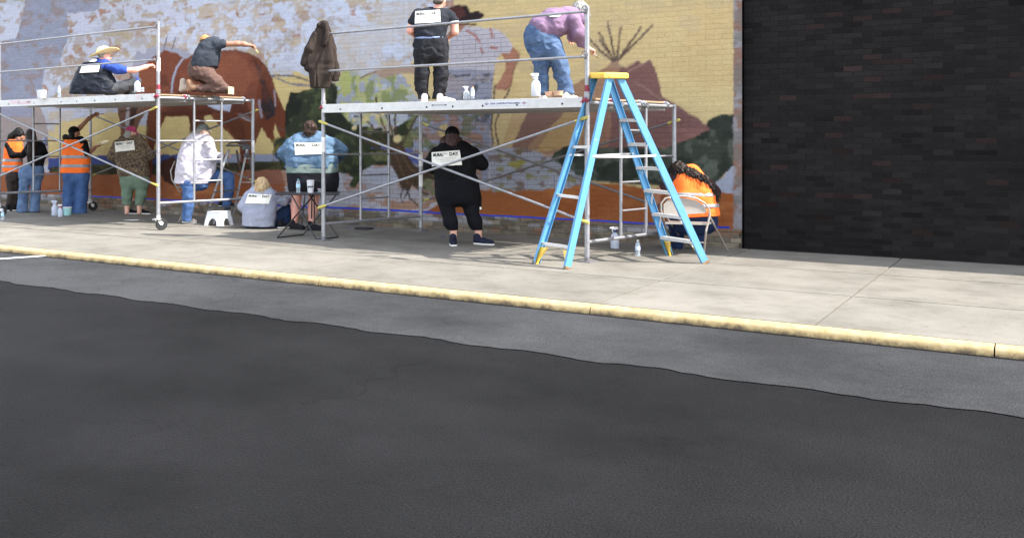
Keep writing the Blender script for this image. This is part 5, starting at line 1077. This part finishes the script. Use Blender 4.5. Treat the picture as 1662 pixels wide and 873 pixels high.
m.obox(ct + UP * .041, cl * .08, cw * .12, UP * .004, .002); m.build('cap_rib', M_YEL, cp)
def footbrace(a, tA_, d_in, h, w_):
    m = MB(); p0 = a + (tA_ - a).normalized() * h; pts = []
    N = 8; vs = []; th_ = .012; nrm = la
    for i in range(N + 1):
        t = i / N; y = h * t; q = a + (tA_ - a).normalized() * y; wdt = w_ * (t ** 1.6) + .035
        vs += [q + nrm * th_, q + d_in * wdt + nrm * th_, q + d_in * wdt - nrm * th_, q - nrm * th_]
    fs = [(4 * i + j, 4 * i + (j + 1) % 4, 4 * i + 4 + (j + 1) % 4, 4 * i + 4 + j) for i in range(N) for j in range(4)] + [(3, 2, 1, 0), (4 * N, 4 * N + 1, 4 * N + 2, 4 * N + 3)]
    m.add(vs, fs); return m.build('foot_brace', M_YEL, lad, False)
for a, t_, o in ((gA, tA, gB), (gB, tB, gA), (gC, tC, gD), (gD, tD, gC)):
    footbrace(a, t_, (o - a).normalized(), .21, .10)

# ---- jacket hung on the scaffold post
M_JKT = cloth('brown_wool', (52, 44, 40), .15, .3, .9); jb = FLr + UP * 3.07
class Dummy(Person): pass
pj = Dummy(depth(FLr) - .06, tuple(at(520, 92, depth(FLr))), 'dark brown jacket hung over the top of the scaffold post', 'fair'); pj.th.name = 'jacket'; tag(pj.th, 'dark brown jacket hung over the top of the left post of the right scaffold', 'jacket'); del pj.th['group']
pj.wear('jacket_body', pj.rows([(517, 532, 41, 0, .05), (508, 536, 58, 0, .06), (500, 540, 76, 0, .07), (490, 543, 100, .0, .07), (494, 543, 110, 0, .07), (501, 542, 120, 0, .075), (502, 532, 142, .02, .07)]), M_JKT, noise=(.03, (9, 9, 2.2)), clips=[(pj.P(0, 143), (0, 0, -1))], body=False)
pj.wear('sleeve', pj.chain([(512, 56, -.04, .05), (502, 80, -.05, .055), (493, 103, -.02, .05)]), M_JKT, noise=(.02, (9, 9, 4)), clips=[(pj.P(488, 106), (-.7, 0, -.7))], body=False)
pj.wear('sleeve', pj.chain([(531, 46, 0, .05), (539, 80, .03, .065), (546, 120, .05, .06), (545, 130, .05, .055)]), M_JKT, noise=(.02, (9, 9, 4)), clips=[(pj.P(545, 131), (.15, 0, -1))], body=False)
pj.wear('collar', pj.chain([(518, 41, -.05, .04), (527, 39, -.06, .045), (531, 58, -.08, .04), (527, 72, -.09, .03)]), M_JKT, noise=(.02, (20, 20, 12)), body=False)

# ---- folding chair under the orange-vest painter
M_CHR = mat('beige_steel', (142, 134, 126), .45, .06, 12)
Zc = 12.75; q = lambda x, y, dz=0: at(x, y, Zc + dz)
ch = thing('folding_chair', ground(1120, 403), 'beige metal folding chair under the orange-vest painter by the ladder', 'chair')
arc = [(1076, 352), (1073, 342), (1073, 330), (1080, 322), (1096, 318.5), (1112, 318.5), (1130, 322), (1144, 330), (1151, 340), (1152, 350)]
bk = lambda x, y: q(x, y, -.18)
m = MB(); pts = [q(1085, 396, .1)] + [bk(*a) for a in arc] + [q(1146, 375, -.27), Vector(ground(1142, 414)) + UP * .01]
pts[0] = Vector(ground(1089, 404)) + UP * .01; m.path(pts, .0125, 8); m.build('back_frame', M_CHR, ch)
inn = [(1077, 344), (1077, 332), (1083, 325), (1097, 321.5), (1112, 321.5), (1129, 325), (1142, 333), (1147, 342), (1145, 346), (1112, 348), (1080, 348)]
cx_, cy_ = 1112, 336; vs = [q(x, y, -.175) for x, y in inn] + [q(x, y, -.150) for x, y in inn] + [q(cx_, cy_, -.155), q(cx_, cy_, -.13)]; n = len(inn)
fs = [(i, (i + 1) % n, 2 * n) for i in range(n)] + [(n + (i + 1) % n, n + i, 2 * n + 1) for i in range(n)] + [(i, n + i, n + (i + 1) % n, (i + 1) % n) for i in range(n)]
m = MB(); m.add(vs, fs); m.build('back_panel', M_CHR, ch)
m = MB(); a, b, c, d = q(1080, 362, -.16), q(1148, 364, -.18), q(1160, 360, .25), q(1096, 358, .27); th_ = UP * .012
m.add([v + th_ for v in (a, b, c, d)] + [v - th_ for v in (a, b, c, d)], [(0, 1, 2, 3), (7, 6, 5, 4)] + [(i, 4 + i, 4 + (i + 1) % 4, (i + 1) % 4) for i in range(4)]); m.build('seat', M_CHR, ch, False)
for s_, (x, y, fx, fy) in enumerate(((1150, 348, 1181, 407), (1080, 350, 1113, 399))):
    m = MB(); m.tube(q(x, y, -.17), Vector(ground(fx, fy)) + UP * .005, .0115, n=8); m.build('leg', mat('shaded_chair_leg', (120, 112, 104), .5) if False else M_CHR, ch)
m = MB(); m.tube(q(1087, 391, -.1), q(1143, 394, -.28), .008, n=6); m.build('crossbar', M_CHR, ch)

# ---- the seated white-jacket painter's chair, small aluminium stepladder, step stool
Z5 = 17.7; q = lambda x, y, dz=0: at(x, y, Z5 + dz)
c5 = thing('folding_chair', ground(296, 360), 'pale metal folding chair half hidden under the white-jacket painter', 'chair')
m = MB(); m.path([Vector(ground(312, 352)) + UP * .01, q(292, 312, .0), q(279, 292, -.05), q(277, 278, -.05), q(281, 268, -.02), q(284, 262, .05)], .012, 8); m.build('back_frame', M_CHR, c5)
m = MB(); m.path([Vector(ground(330, 347)) + UP * .01, q(312, 310, .35), q(300, 290, .35), q(298, 266, .35)], .012, 8); m.build('back_frame', M_CHR, c5)
m = MB(); m.obox(q(310, 303, .18), RGT * .21, FWD * .2, UP * .014, .005); m.build('seat', M_CHR, c5)
for fx, fy, dz in ((290, 361, 0), (306, 352, .35)): m = MB(); m.tube(q(318, 302, dz), Vector(ground(fx, fy)) + UP * .005, .011, n=8); m.build('leg', M_CHR, c5)
M_ALU2 = mat('ladder_aluminium', (168, 170, 174), .35, .08, 10, metal=.6); M_BLKP = mat('black_plastic', (26, 26, 28), .5)
sl_ = thing('small_stepladder', ground(372, 352), 'small aluminium stepladder with black platform top beside the white-jacket painter', 'stepladder')
Zs = 17.3; q = lambda x, y, dz=0: at(x, y, Zs + dz)
gq = lambda x, y: Vector(ground(x, y)) + UP * .004
def rail2(a, b): m = MB(); m.beam(a, b, RGT, .035, .022, .003); return m.build('rail', M_ALU2, sl_)
rail2(gq(332, 361), q(362, 270, .1)); rail2(gq(376, 361), q(401, 243, .0)); rail2(gq(424, 346), q(401, 243, .1)); rail2(gq(400, 342), q(384, 243, .5))
rail2(q(362, 270, .1), q(372, 243, .25))
m = MB(); m.obox(q(387, 236.5, .2), RGT * .2, FWD * .17, UP * .018, .008); m.obox(q(400, 241, .05), RGT * .07, FWD * .05, UP * .04, .01); tpz = m.build('platform_top', M_BLKP, sl_)
m = MB(); m.path([q(370, 236, .1), q(372, 232.5, .1), q(384, 231.5, .1), q(398, 233, .1), q(403, 237, .1)], .014, 8); m.build('handle', M_BLKP, sl_)
for x0, y0, x1, y1, dz in ((347, 312, 387, 308, .1), (338, 337, 381, 335, .0)):
    m = MB(); a, b = q(x0, y0, dz), q(x1, y1, dz); m.obox((a + b) / 2, (b - a) / 2, FWD * .06, UP * .012, .004); m.build('step', M_BLKP, sl_)
for y, (xa_, xb_) in ((258, (396, 409)), (296, (388, 412)), (320, (384, 417))): m = MB(); m.tube(q(xa_, y, .3), q(xb_, y, .05), .008, n=6); m.build('crossbar', M_ALU2, sl_)
m = MB(); m.obox(q(400, 252, .0), RGT * .045, FWD * .04, UP * .03, .008); m.build('hinge_block', M_BLKP, sl_)

M_WPL = mat('white_plastic', (204, 204, 208), .4, .03, 8); M_YLB = mat('yellow_warning_label', (214, 188, 92), .6)
st = thing('step_stool', ground(358, 366), 'low white plastic step stool with a yellow warning label on the pavement', 'step stool')
Sx, Sy = ground(340, 368.0), ground(373, 368.5); ux = (Sy - Sx).normalized(); uy = Vector((-ux.y, ux.x, 0)); ux2 = (ux * .93 - uy * .37).normalized(); uy2 = Vector((-ux2.y, ux2.x, 0))
ux, uy = (RGT * .88 - FWD * .47).normalized(), (RGT * .47 + FWD * .88).normalized()
o = ground(332, 366.0); Wd, Dp, H = .34, .36, .225
def pnl(o0, ex, ez_in, w_, h, tk=.014):
    """stool side: trapezoid with an arch cut out"""
    N = 12; outer = []; innr = []; mid = ex * w_ / 2
    for i in range(N + 1):
        a_ = math.pi * i / N; innr.append(o0 + mid - ex * math.cos(a_) * w_ * .27 + UP * math.sin(a_) * h * .56 + ez_in * math.sin(a_) * .56 * .05)
    nrm = ex.cross(UP).normalized() * tk
    pts = []
    for i in range(N + 1):
        t = i / N; x = w_ * (t if t > 0 and t < 1 else t); inset = .03
        if i == 0: p = o0
        elif i == N: p = o0 + ex * w_
        else: p = o0 + ex * (inset + (w_ - 2 * inset) * (i - 1) / (N - 2)) + UP * h + ez_in * .05
        pts.append(p)
    vs = innr + pts + [v + nrm for v in innr] + [v + nrm for v in pts]; M_ = N + 1; fs = []
    for i in range(N): fs += [(i, i + 1, M_ + i + 1, M_ + i), (2 * M_ + i, 3 * M_ + i, 3 * M_ + i + 1, 2 * M_ + i + 1), (i, 2 * M_ + i, 2 * M_ + i + 1, i + 1), (M_ + i, M_ + i + 1, 3 * M_ + i + 1, 3 * M_ + i)]
    fs += [(0, M_, 3 * M_, 2 * M_), (N, 2 * M_ + N, 3 * M_ + N, M_ + N)]
    return MB().add(vs, fs)
for o0, ex, ii_ in ((o, ux, uy), (o + ux * Wd, uy, -ux), (o + ux * Wd + uy * Dp, -ux, -uy), (o + uy * Dp, -uy, ux)):
    pnl(Vector(o0), ex, ii_, Wd if abs(ex.dot(ux)) > .5 else Dp, H).build('side_panel', M_WPL, st, False)
m = MB(); m.obox(o + ux * Wd / 2 + uy * Dp / 2 + UP * (H + .008), ux * (Wd / 2 - .028), uy * (Dp / 2 - .028), UP * .012, .006); m.build('top_step', M_WPL, st, False)
m = MB(); c = o + ux * Wd * .5 + UP * H * .76 + uy * .034; m.obox(c, ux * .095, (UP * .97 + uy * .22) * .028, uy * .002); wl = m.build('warning_label', M_YLB, st, False)
for k_, (xx, ww) in enumerate(((-.055, .016), (-.015, .012), (.02, .014), (.06, .02))):
    m = MB(); m.obox(c + ux * xx - uy * .0035, ux * ww, UP * .017, uy * .001); m.build('label_print', M_DARKHOLE if k_ < 3 else M_DKBR, wl, False)

# ---- black folding table and what stands on it
tb = thing('folding_table', ground(500, 388), 'small black folding table with crossed legs in front of the denim-jacket painter', 'table')
Zt = 15.35; q = lambda x, y, dz=0: at(x, y, Zt + dz)
TZ0 = q(500, 314).z
tcen = Vector((q(500, 314).x, q(500, 314).y, TZ0)); 
m = MB(); m.obox(tcen, RGT * .49, FWD * .26, UP * .012, .006); m.build('table_top', M_BLKP, tb)
g2 = lambda x, y: Vector(ground(x, y)) + UP * .012
for a, b in (((450, 387), (510, 316, .22)), ((513, 390), (473, 316, -.2)), ((549, 386), (502, 316, .22)), ((492, 382), (546, 316, -.2))):
    m = MB(); m.tube(g2(*a), q(*b), .011, n=8); m.build('leg', M_BLKP, tb)
for a, b in (((450, 387), (492, 382)), ((513, 390), (549, 386))): m = MB(); m.tube(g2(*a), g2(*b), .010, n=8); m.build('foot_bar', M_BLKP, tb)
TT = TZ0 + .012
def on_table(px, dz): p = q(px, 314, dz); return Vector((p.x, p.y, TT))
stl = thing('stool', ground(505, 368), 'black stool hidden under the denim-jacket painter', 'stool')
m = MB(); sc5 = at(508, 304, 16.35); m.lathe(sc5, [(.02, -.02), (.17, -.02), (.18, 0), (.17, .015)], 18); m.build('seat', M_BLKP, stl)
for a in range(4): dx = math.cos(a * 1.57 + .8) ; dy = math.sin(a * 1.57 + .8); m = MB(); m.tube(sc5 + V3(dx * .12, dy * .12, -.02), V3(sc5.x + dx * .2, sc5.y + dy * .2, .0), .011, n=8); m.build('leg', M_BLKP, stl)

M_PET = glassy('clear_plastic', (222, 232, 240), .12, .75); M_LBLB = mat('pale_blue_label', (166, 206, 224), .5); M_TEAL = mat('teal_cap', (70, 150, 160), .5); M_LIQ = glassy('cloudy_plastic', (206, 212, 226), .35, .35)
def water_bottle(p, h, label, capm, labm, lo=.38, hi=.62, group=None):
    t = thing('water_bottle', p, label, 'bottle', group); r = h * .155
    m = MB(); m.lathe(p, [(r * .7, 0), (r * .98, h * .02), (r, h * .08), (r * .93, h * .2), (r, h * .3), (r, h * .66), (r * .9, h * .76), (r * .5, h * .88), (r * .36, h * .91), (r * .36, h * .93)], 18); m.build('bottle_body', M_PET, t, True, 60)
    m = MB(); m.lathe(p, [(r * 1.02, h * lo), (r * 1.02, h * hi)], 18); m.build('label_band', labm, t)
    m = MB(); m.lathe(p, [(r * .44, h * .92), (r * .46, h * .925), (r * .46, h * .99), (r * .3, h)], 14); m.build('bottle_cap', capm, t); return t
def spray_bottle(p, h, label, bodym, headm, face, r=None, neckm=None):
    t = thing('spray_bottle', p, label, 'spray bottle'); r = r or h * .15; f = Vector(vw(*face))
    m = MB(); m.lathe(p, [(r * .9, 0), (r, h * .02), (r, h * .5), (r * .85, h * .6), (r * .4, h * .7), (r * .36, h * .74)], 18); m.build('bottle_body', bodym, t, True, 60)
    m = MB(); m.lathe(p, [(r * .5, h * .735), (r * .5, h * .82), (r * .36, h * .83)], 12); m.build('collar', neckm or headm, t)
    m = MB(); c = p + UP * h * .92; m.obox(c + f * r * .1, f * r * .8, f.cross(UP) * r * .32, UP * h * .06, .004); m.obox(c + f * r * 1.0 + UP * h * .01, f * r * .25, f.cross(UP) * r * .2, UP * h * .03, .002); m.beam(c + f * r * .75 - UP * h * .05, c + f * r * .45 - UP * h * .2, f.cross(UP), r * .35, r * .15); m.tube(p + UP * h * .82, p + UP * h * .9, r * .25, n=8); m.build('trigger_head', headm, t); return t
def tub(p, r, h, label, bodym, lidm=None, cat='tub'):
    t = thing('paint_tub', p, label, cat); m = MB(); m.lathe(p, [(r * .86, 0), (r * .88, .004), (r, h * .94), (r * 1.05, h * .945), (r * 1.05, h), (r * .95, h), (r * .9, h * .75), (0, h * .74)], 20); m.build('tub_body', bodym, t, True, 50)
    if lidm: m = MB(); m.lathe(p, [(r * 1.07, h * .93), (r * 1.08, h * 1.03), (r * .96, h * 1.05), (0, h * 1.05)], 20); m.build('lid', lidm, t)
    return t
water_bottle(on_table(484, -.08), .215, 'clear water bottle with teal cap standing on the black folding table', M_TEAL, M_LBLB)
t = thing('travel_mug', on_table(504, -.05), 'white travel mug with dark print on the black folding table', 'mug'); m = MB(); p = on_table(504, -.05)
m.lathe(p, [(.04, 0), (.044, .004), (.058, .175), (.058, .18)], 20); m.build('mug_body', M_WPL, t); m = MB(); m.lathe(p, [(.06, .176), (.061, .19), (.05, .196), (0, .196)], 20); m.build('lid', M_WPL, t)
m = MB(); f_ = (CAM - p); f_.z = 0; f_.normalize(); s_ = f_.cross(UP)
for k_ in range(6): a_ = -.7 + k_ * .28; c = p + (f_ * math.cos(a_) + s_ * math.sin(a_)) * .0545 + UP * (.095 + .008 * math.sin(k_ * 2.1)); m.obox(c, (s_ * math.cos(a_) - f_ * math.sin(a_)) * .008, (f_ * math.cos(a_) + s_ * math.sin(a_)) * .002, UP * (.008 + .004 * (k_ % 2)))
m.build('print_mark', M_DARKHOLE, t, False)
tub(on_table(519, .0), .036, .06, 'small clear jar of pink paint on the black folding table', M_PET, mat('pink_lid', (196, 150, 156), .5), 'jar')

# ---- bottles and tubs on the ground
P_ = lambda x, y: Vector(ground(x, y))
spray_bottle(P_(998, 403), .30, 'translucent spray bottle with white trigger behind the blue ladder', M_LIQ, M_WPL, (-1, -.2, 0), .058, mat('navy_collar', (36, 40, 96), .5))
water_bottle(P_(1035, 415.5), .205, 'clear water bottle standing in the sun beneath the blue ladder', mat('white_cap', (220, 224, 230), .5), mat('white_label_print', (196, 206, 222), .5, col2=(130, 150, 200), scale=60, thr=(.45, .5)))
water_bottle(P_(4, 357), .20, 'clear water bottle at the far left edge of the pavement', M_WPL, M_LBLB)
spray_bottle(P_(89, 350), .30, 'tall frosted squeeze bottle on the pavement beside the red-topped bottle', M_LIQ, M_LIQ, (-1, 0, 0), .062)
spray_bottle(P_(98, 352), .245, 'small spray bottle with white and red trigger on the pavement by the mint tub', M_LIQ, M_WPL, (-1, 0, 0), .045, mat('red_collar', (176, 40, 44), .5))
tub(P_(109.5, 349.5), .085, .155, 'round mint green tub on the pavement by the wide blue jeans', mat('mint_plastic', (150, 196, 194), .5), M_WPL)
# ---- on the platforms
def on_deck(px, axo, ax_, ay_, deck, dy):
    d = ray(px, 160); o_ = axo + ay_ * dy; t_ = (o_ - CAM).dot(ay_) / d.dot(ay_); p_ = CAM + d * t_; return Vector((p_.x, p_.y, deck))
dl = lambda px, dy=.06: on_deck(px, FLl, axL, ayL, 2.235 + .003, dy); dr = lambda px, dy=.06: on_deck(px, FLr, axR, ayR, 1.995 + .003, dy)
tub(dl(67.5), .088, .15, 'white paint tub near the left end of the left platform', M_WPL)
water_bottle(dl(96), .2, 'clear water bottle on the left platform beside the white tub', M_WPL, M_LBLB)
t = spray_bottle(dl(223), .25, 'white lotion bottle with blue top on the left platform by the seated painter', M_WPL, mat('blue_pump', (60, 76, 140), .5), (-.6, 0, 0), .05); t.name = 'lotion_bottle'; t['category'] = 'bottle'
tub(dl(231), .03, .07, 'small glass jar holding brushes on the left platform', M_PET, None, 'jar')
spray_bottle(dr(757), .17, 'small clear spray bottle with white trigger on the right platform', M_PET, M_WPL, (-1, 0, 0), .04)
water_bottle(dr(767), .165, 'squat clear bottle with orange cap on the right platform', mat('orange_cap', (224, 140, 84), .5), mat('white_print', (222, 222, 224), .5), .2, .66)
t = spray_bottle(dr(869.5, .04), .285, 'tall white pump bottle on the right platform by the bending painter', M_WPL, M_WPL, (-.9, 0, 0), .055); t.name = 'pump_bottle'; t['category'] = 'bottle'
tub(dr(892, .02), .055, .05, 'low tub of peach paint at the feet of the bending painter', mat('peach_paint', (216, 168, 140), .5), None); tub(dr(906, .02), .06, .055, 'low tub of tan paint beside the white shoe on the right platform', mat('tan_paint', (196, 158, 128), .5), None)
m = MB(); o_ = at(375, 148, 16.6); wb = thing('wood_block', (o_.x, o_.y, 2.235), 'pale wooden block by the knee of the kneeling painter', 'block'); m.obox(V3(o_.x, o_.y, 2.235 + .065), RGT * .035, FWD * .1, UP * .062, .003); m.build('block', mat('pale_pine', (222, 204, 170), .7, col2=(196, 172, 132), scale=12, stretch=(1, 6, 1)), wb, False)
# ---- brushes, palette, scraps
M_WOOD = mat('brush_wood', (170, 130, 84), .5); M_BRS = mat('bristles', (120, 100, 72), .8); M_FER = mat('ferrule', (170, 170, 172), .3, metal=.9)
def brush(p, d, L_, label, tipm=None):
    p = Vector(p); d = Vector(vw(*d)).normalized(); t = thing('paintbrush', p, label, 'brush'); m = MB(); m.path([p - d * L_ * .45, p - d * L_ * .2, p + d * L_ * .15], [.004, .0075, .006], 8); m.build('handle', M_WOOD, t)
    m = MB(); m.tube(p + d * L_ * .15, p + d * L_ * .27, .007, .009, 8); m.build('ferrule', M_FER, t); m = MB(); m.path([p + d * L_ * .27, p + d * L_ * .38, p + d * L_ * .48], [.009, .011, .005], 8); m.build('bristles', tipm or M_BRS, t)
brush(BR3, (1, .1, .03), .26, 'paintbrush in the raised hand of the orange-vest painter'); brush(BR11, (.65, .1, -.75), .24, 'paintbrush tipped with yellow held by the kneeling painter', mat('yellow_paint', (200, 180, 70), .5)); brush(BR13, (.75, .3, -.55), .26, 'paintbrush held by the bending painter near the tepee poles')
brush(at(366, 257, 17.6), (.35, 0, -1), .3, 'paintbrush held by the seated white-jacket painter')
t = thing('paper_plate', PL3, 'cream paper plate used as a palette by the orange-vest painter', 'plate'); m = MB(); ax_ = vw(-.25, -.35, .9); m.lathe(Vector(PL3) + Vector(vw(.07, 0, .02)), [(0, .0), (.085, .0), (.115, .014), (.116, .017), (.085, .004), (0, .004)], 22, ax_); m.build('plate', mat('cream_card', (222, 206, 168), .8), t)
t = thing('paint_jar', BOT2, 'pale blue bottle of paint held by the long-haired painter', 'bottle'); m = MB(); p = Vector(at(73, 237, 20.5)); m.lathe(p, [(.05, 0), (.055, .01), (.055, .13), (.03, .15), (.03, .18)], 14); m.build('jar', mat('pale_blue_plastic', (150, 168, 200), .5), t)
def scrap(name, px, m_, label, cat, r1=.1, r2=.07, seed=0):
    rg = np.random.default_rng(seed); vs = []
    for k_ in range(10): x, y = px; a_ = k_ * .628; vs.append((a_, rg.uniform(.75, 1.1)))
    p = P_(*px); m = MB(); t = thing(name, p, label, cat)
    top = [p + RGT * r1 * math.cos(a) * r + FWD * r2 * math.sin(a) * r + UP * (.006 + .004 * math.sin(a * 2)) for a, r in vs]; m.add(top + [v - UP * .003 for v in top], [tuple(range(10)), tuple(range(19, 9, -1))] + [(i, 10 + i, 10 + (i + 1) % 10, (i + 1) % 10) for i in range(10)]); m.build('sheet', m_, t, False)
scrap('paper_scrap', (213, 357.5), M_PAPER, 'white paper scrap lying on the shaded pavement by the sage trousers', 'paper', .15, .1, 1)
scrap('tape_scrap', (719, 385), M_TAPE, 'small scrap of blue tape on the pavement by the black-clad woman', 'tape', .035, .03, 2)
m = MB(); p = P_(591, 372); t = thing('bucket_cover', p, 'black round bucket cover lying flat on the shaded pavement', 'cover'); m.lathe(p + UP * .003, [(0, 0), (.15, 0), (.16, .006), (.16, .018), (.145, .014), (0, .012)], 26); m.build('disc', M_BLKP, t)
scrap('tape_scrap', (566, 369.5), mat('grey_blue_tape', (96, 106, 150), .7), 'faded blue scrap on the pavement left of the bucket lid', 'tape', .07, .03, 4)

pl = [c for c in scL.children if c.name.startswith('plank')][0]
m = MB(); bq = FLl - ayL * .062 + UP * (2.235 - .05)
L_ = (FRl - FLl).length
for t0, t1, zz, hh in ((.10, .17, .01, .03), (.16, .25, -.012, .022), (.22, .245, .015, .028), (.9, .93, 0, .03)):
    m.obox(bq + axL * L_ * (t0 + t1) / 2 + UP * zz, axL * L_ * (t1 - t0) / 2, UP * hh, ayL * .0008)
m.build('paint_smear', mat('pink_smear', (206, 168, 178), .6, scale=14, col2=(190, 182, 184), thr=(.4, .6)), pl, False)
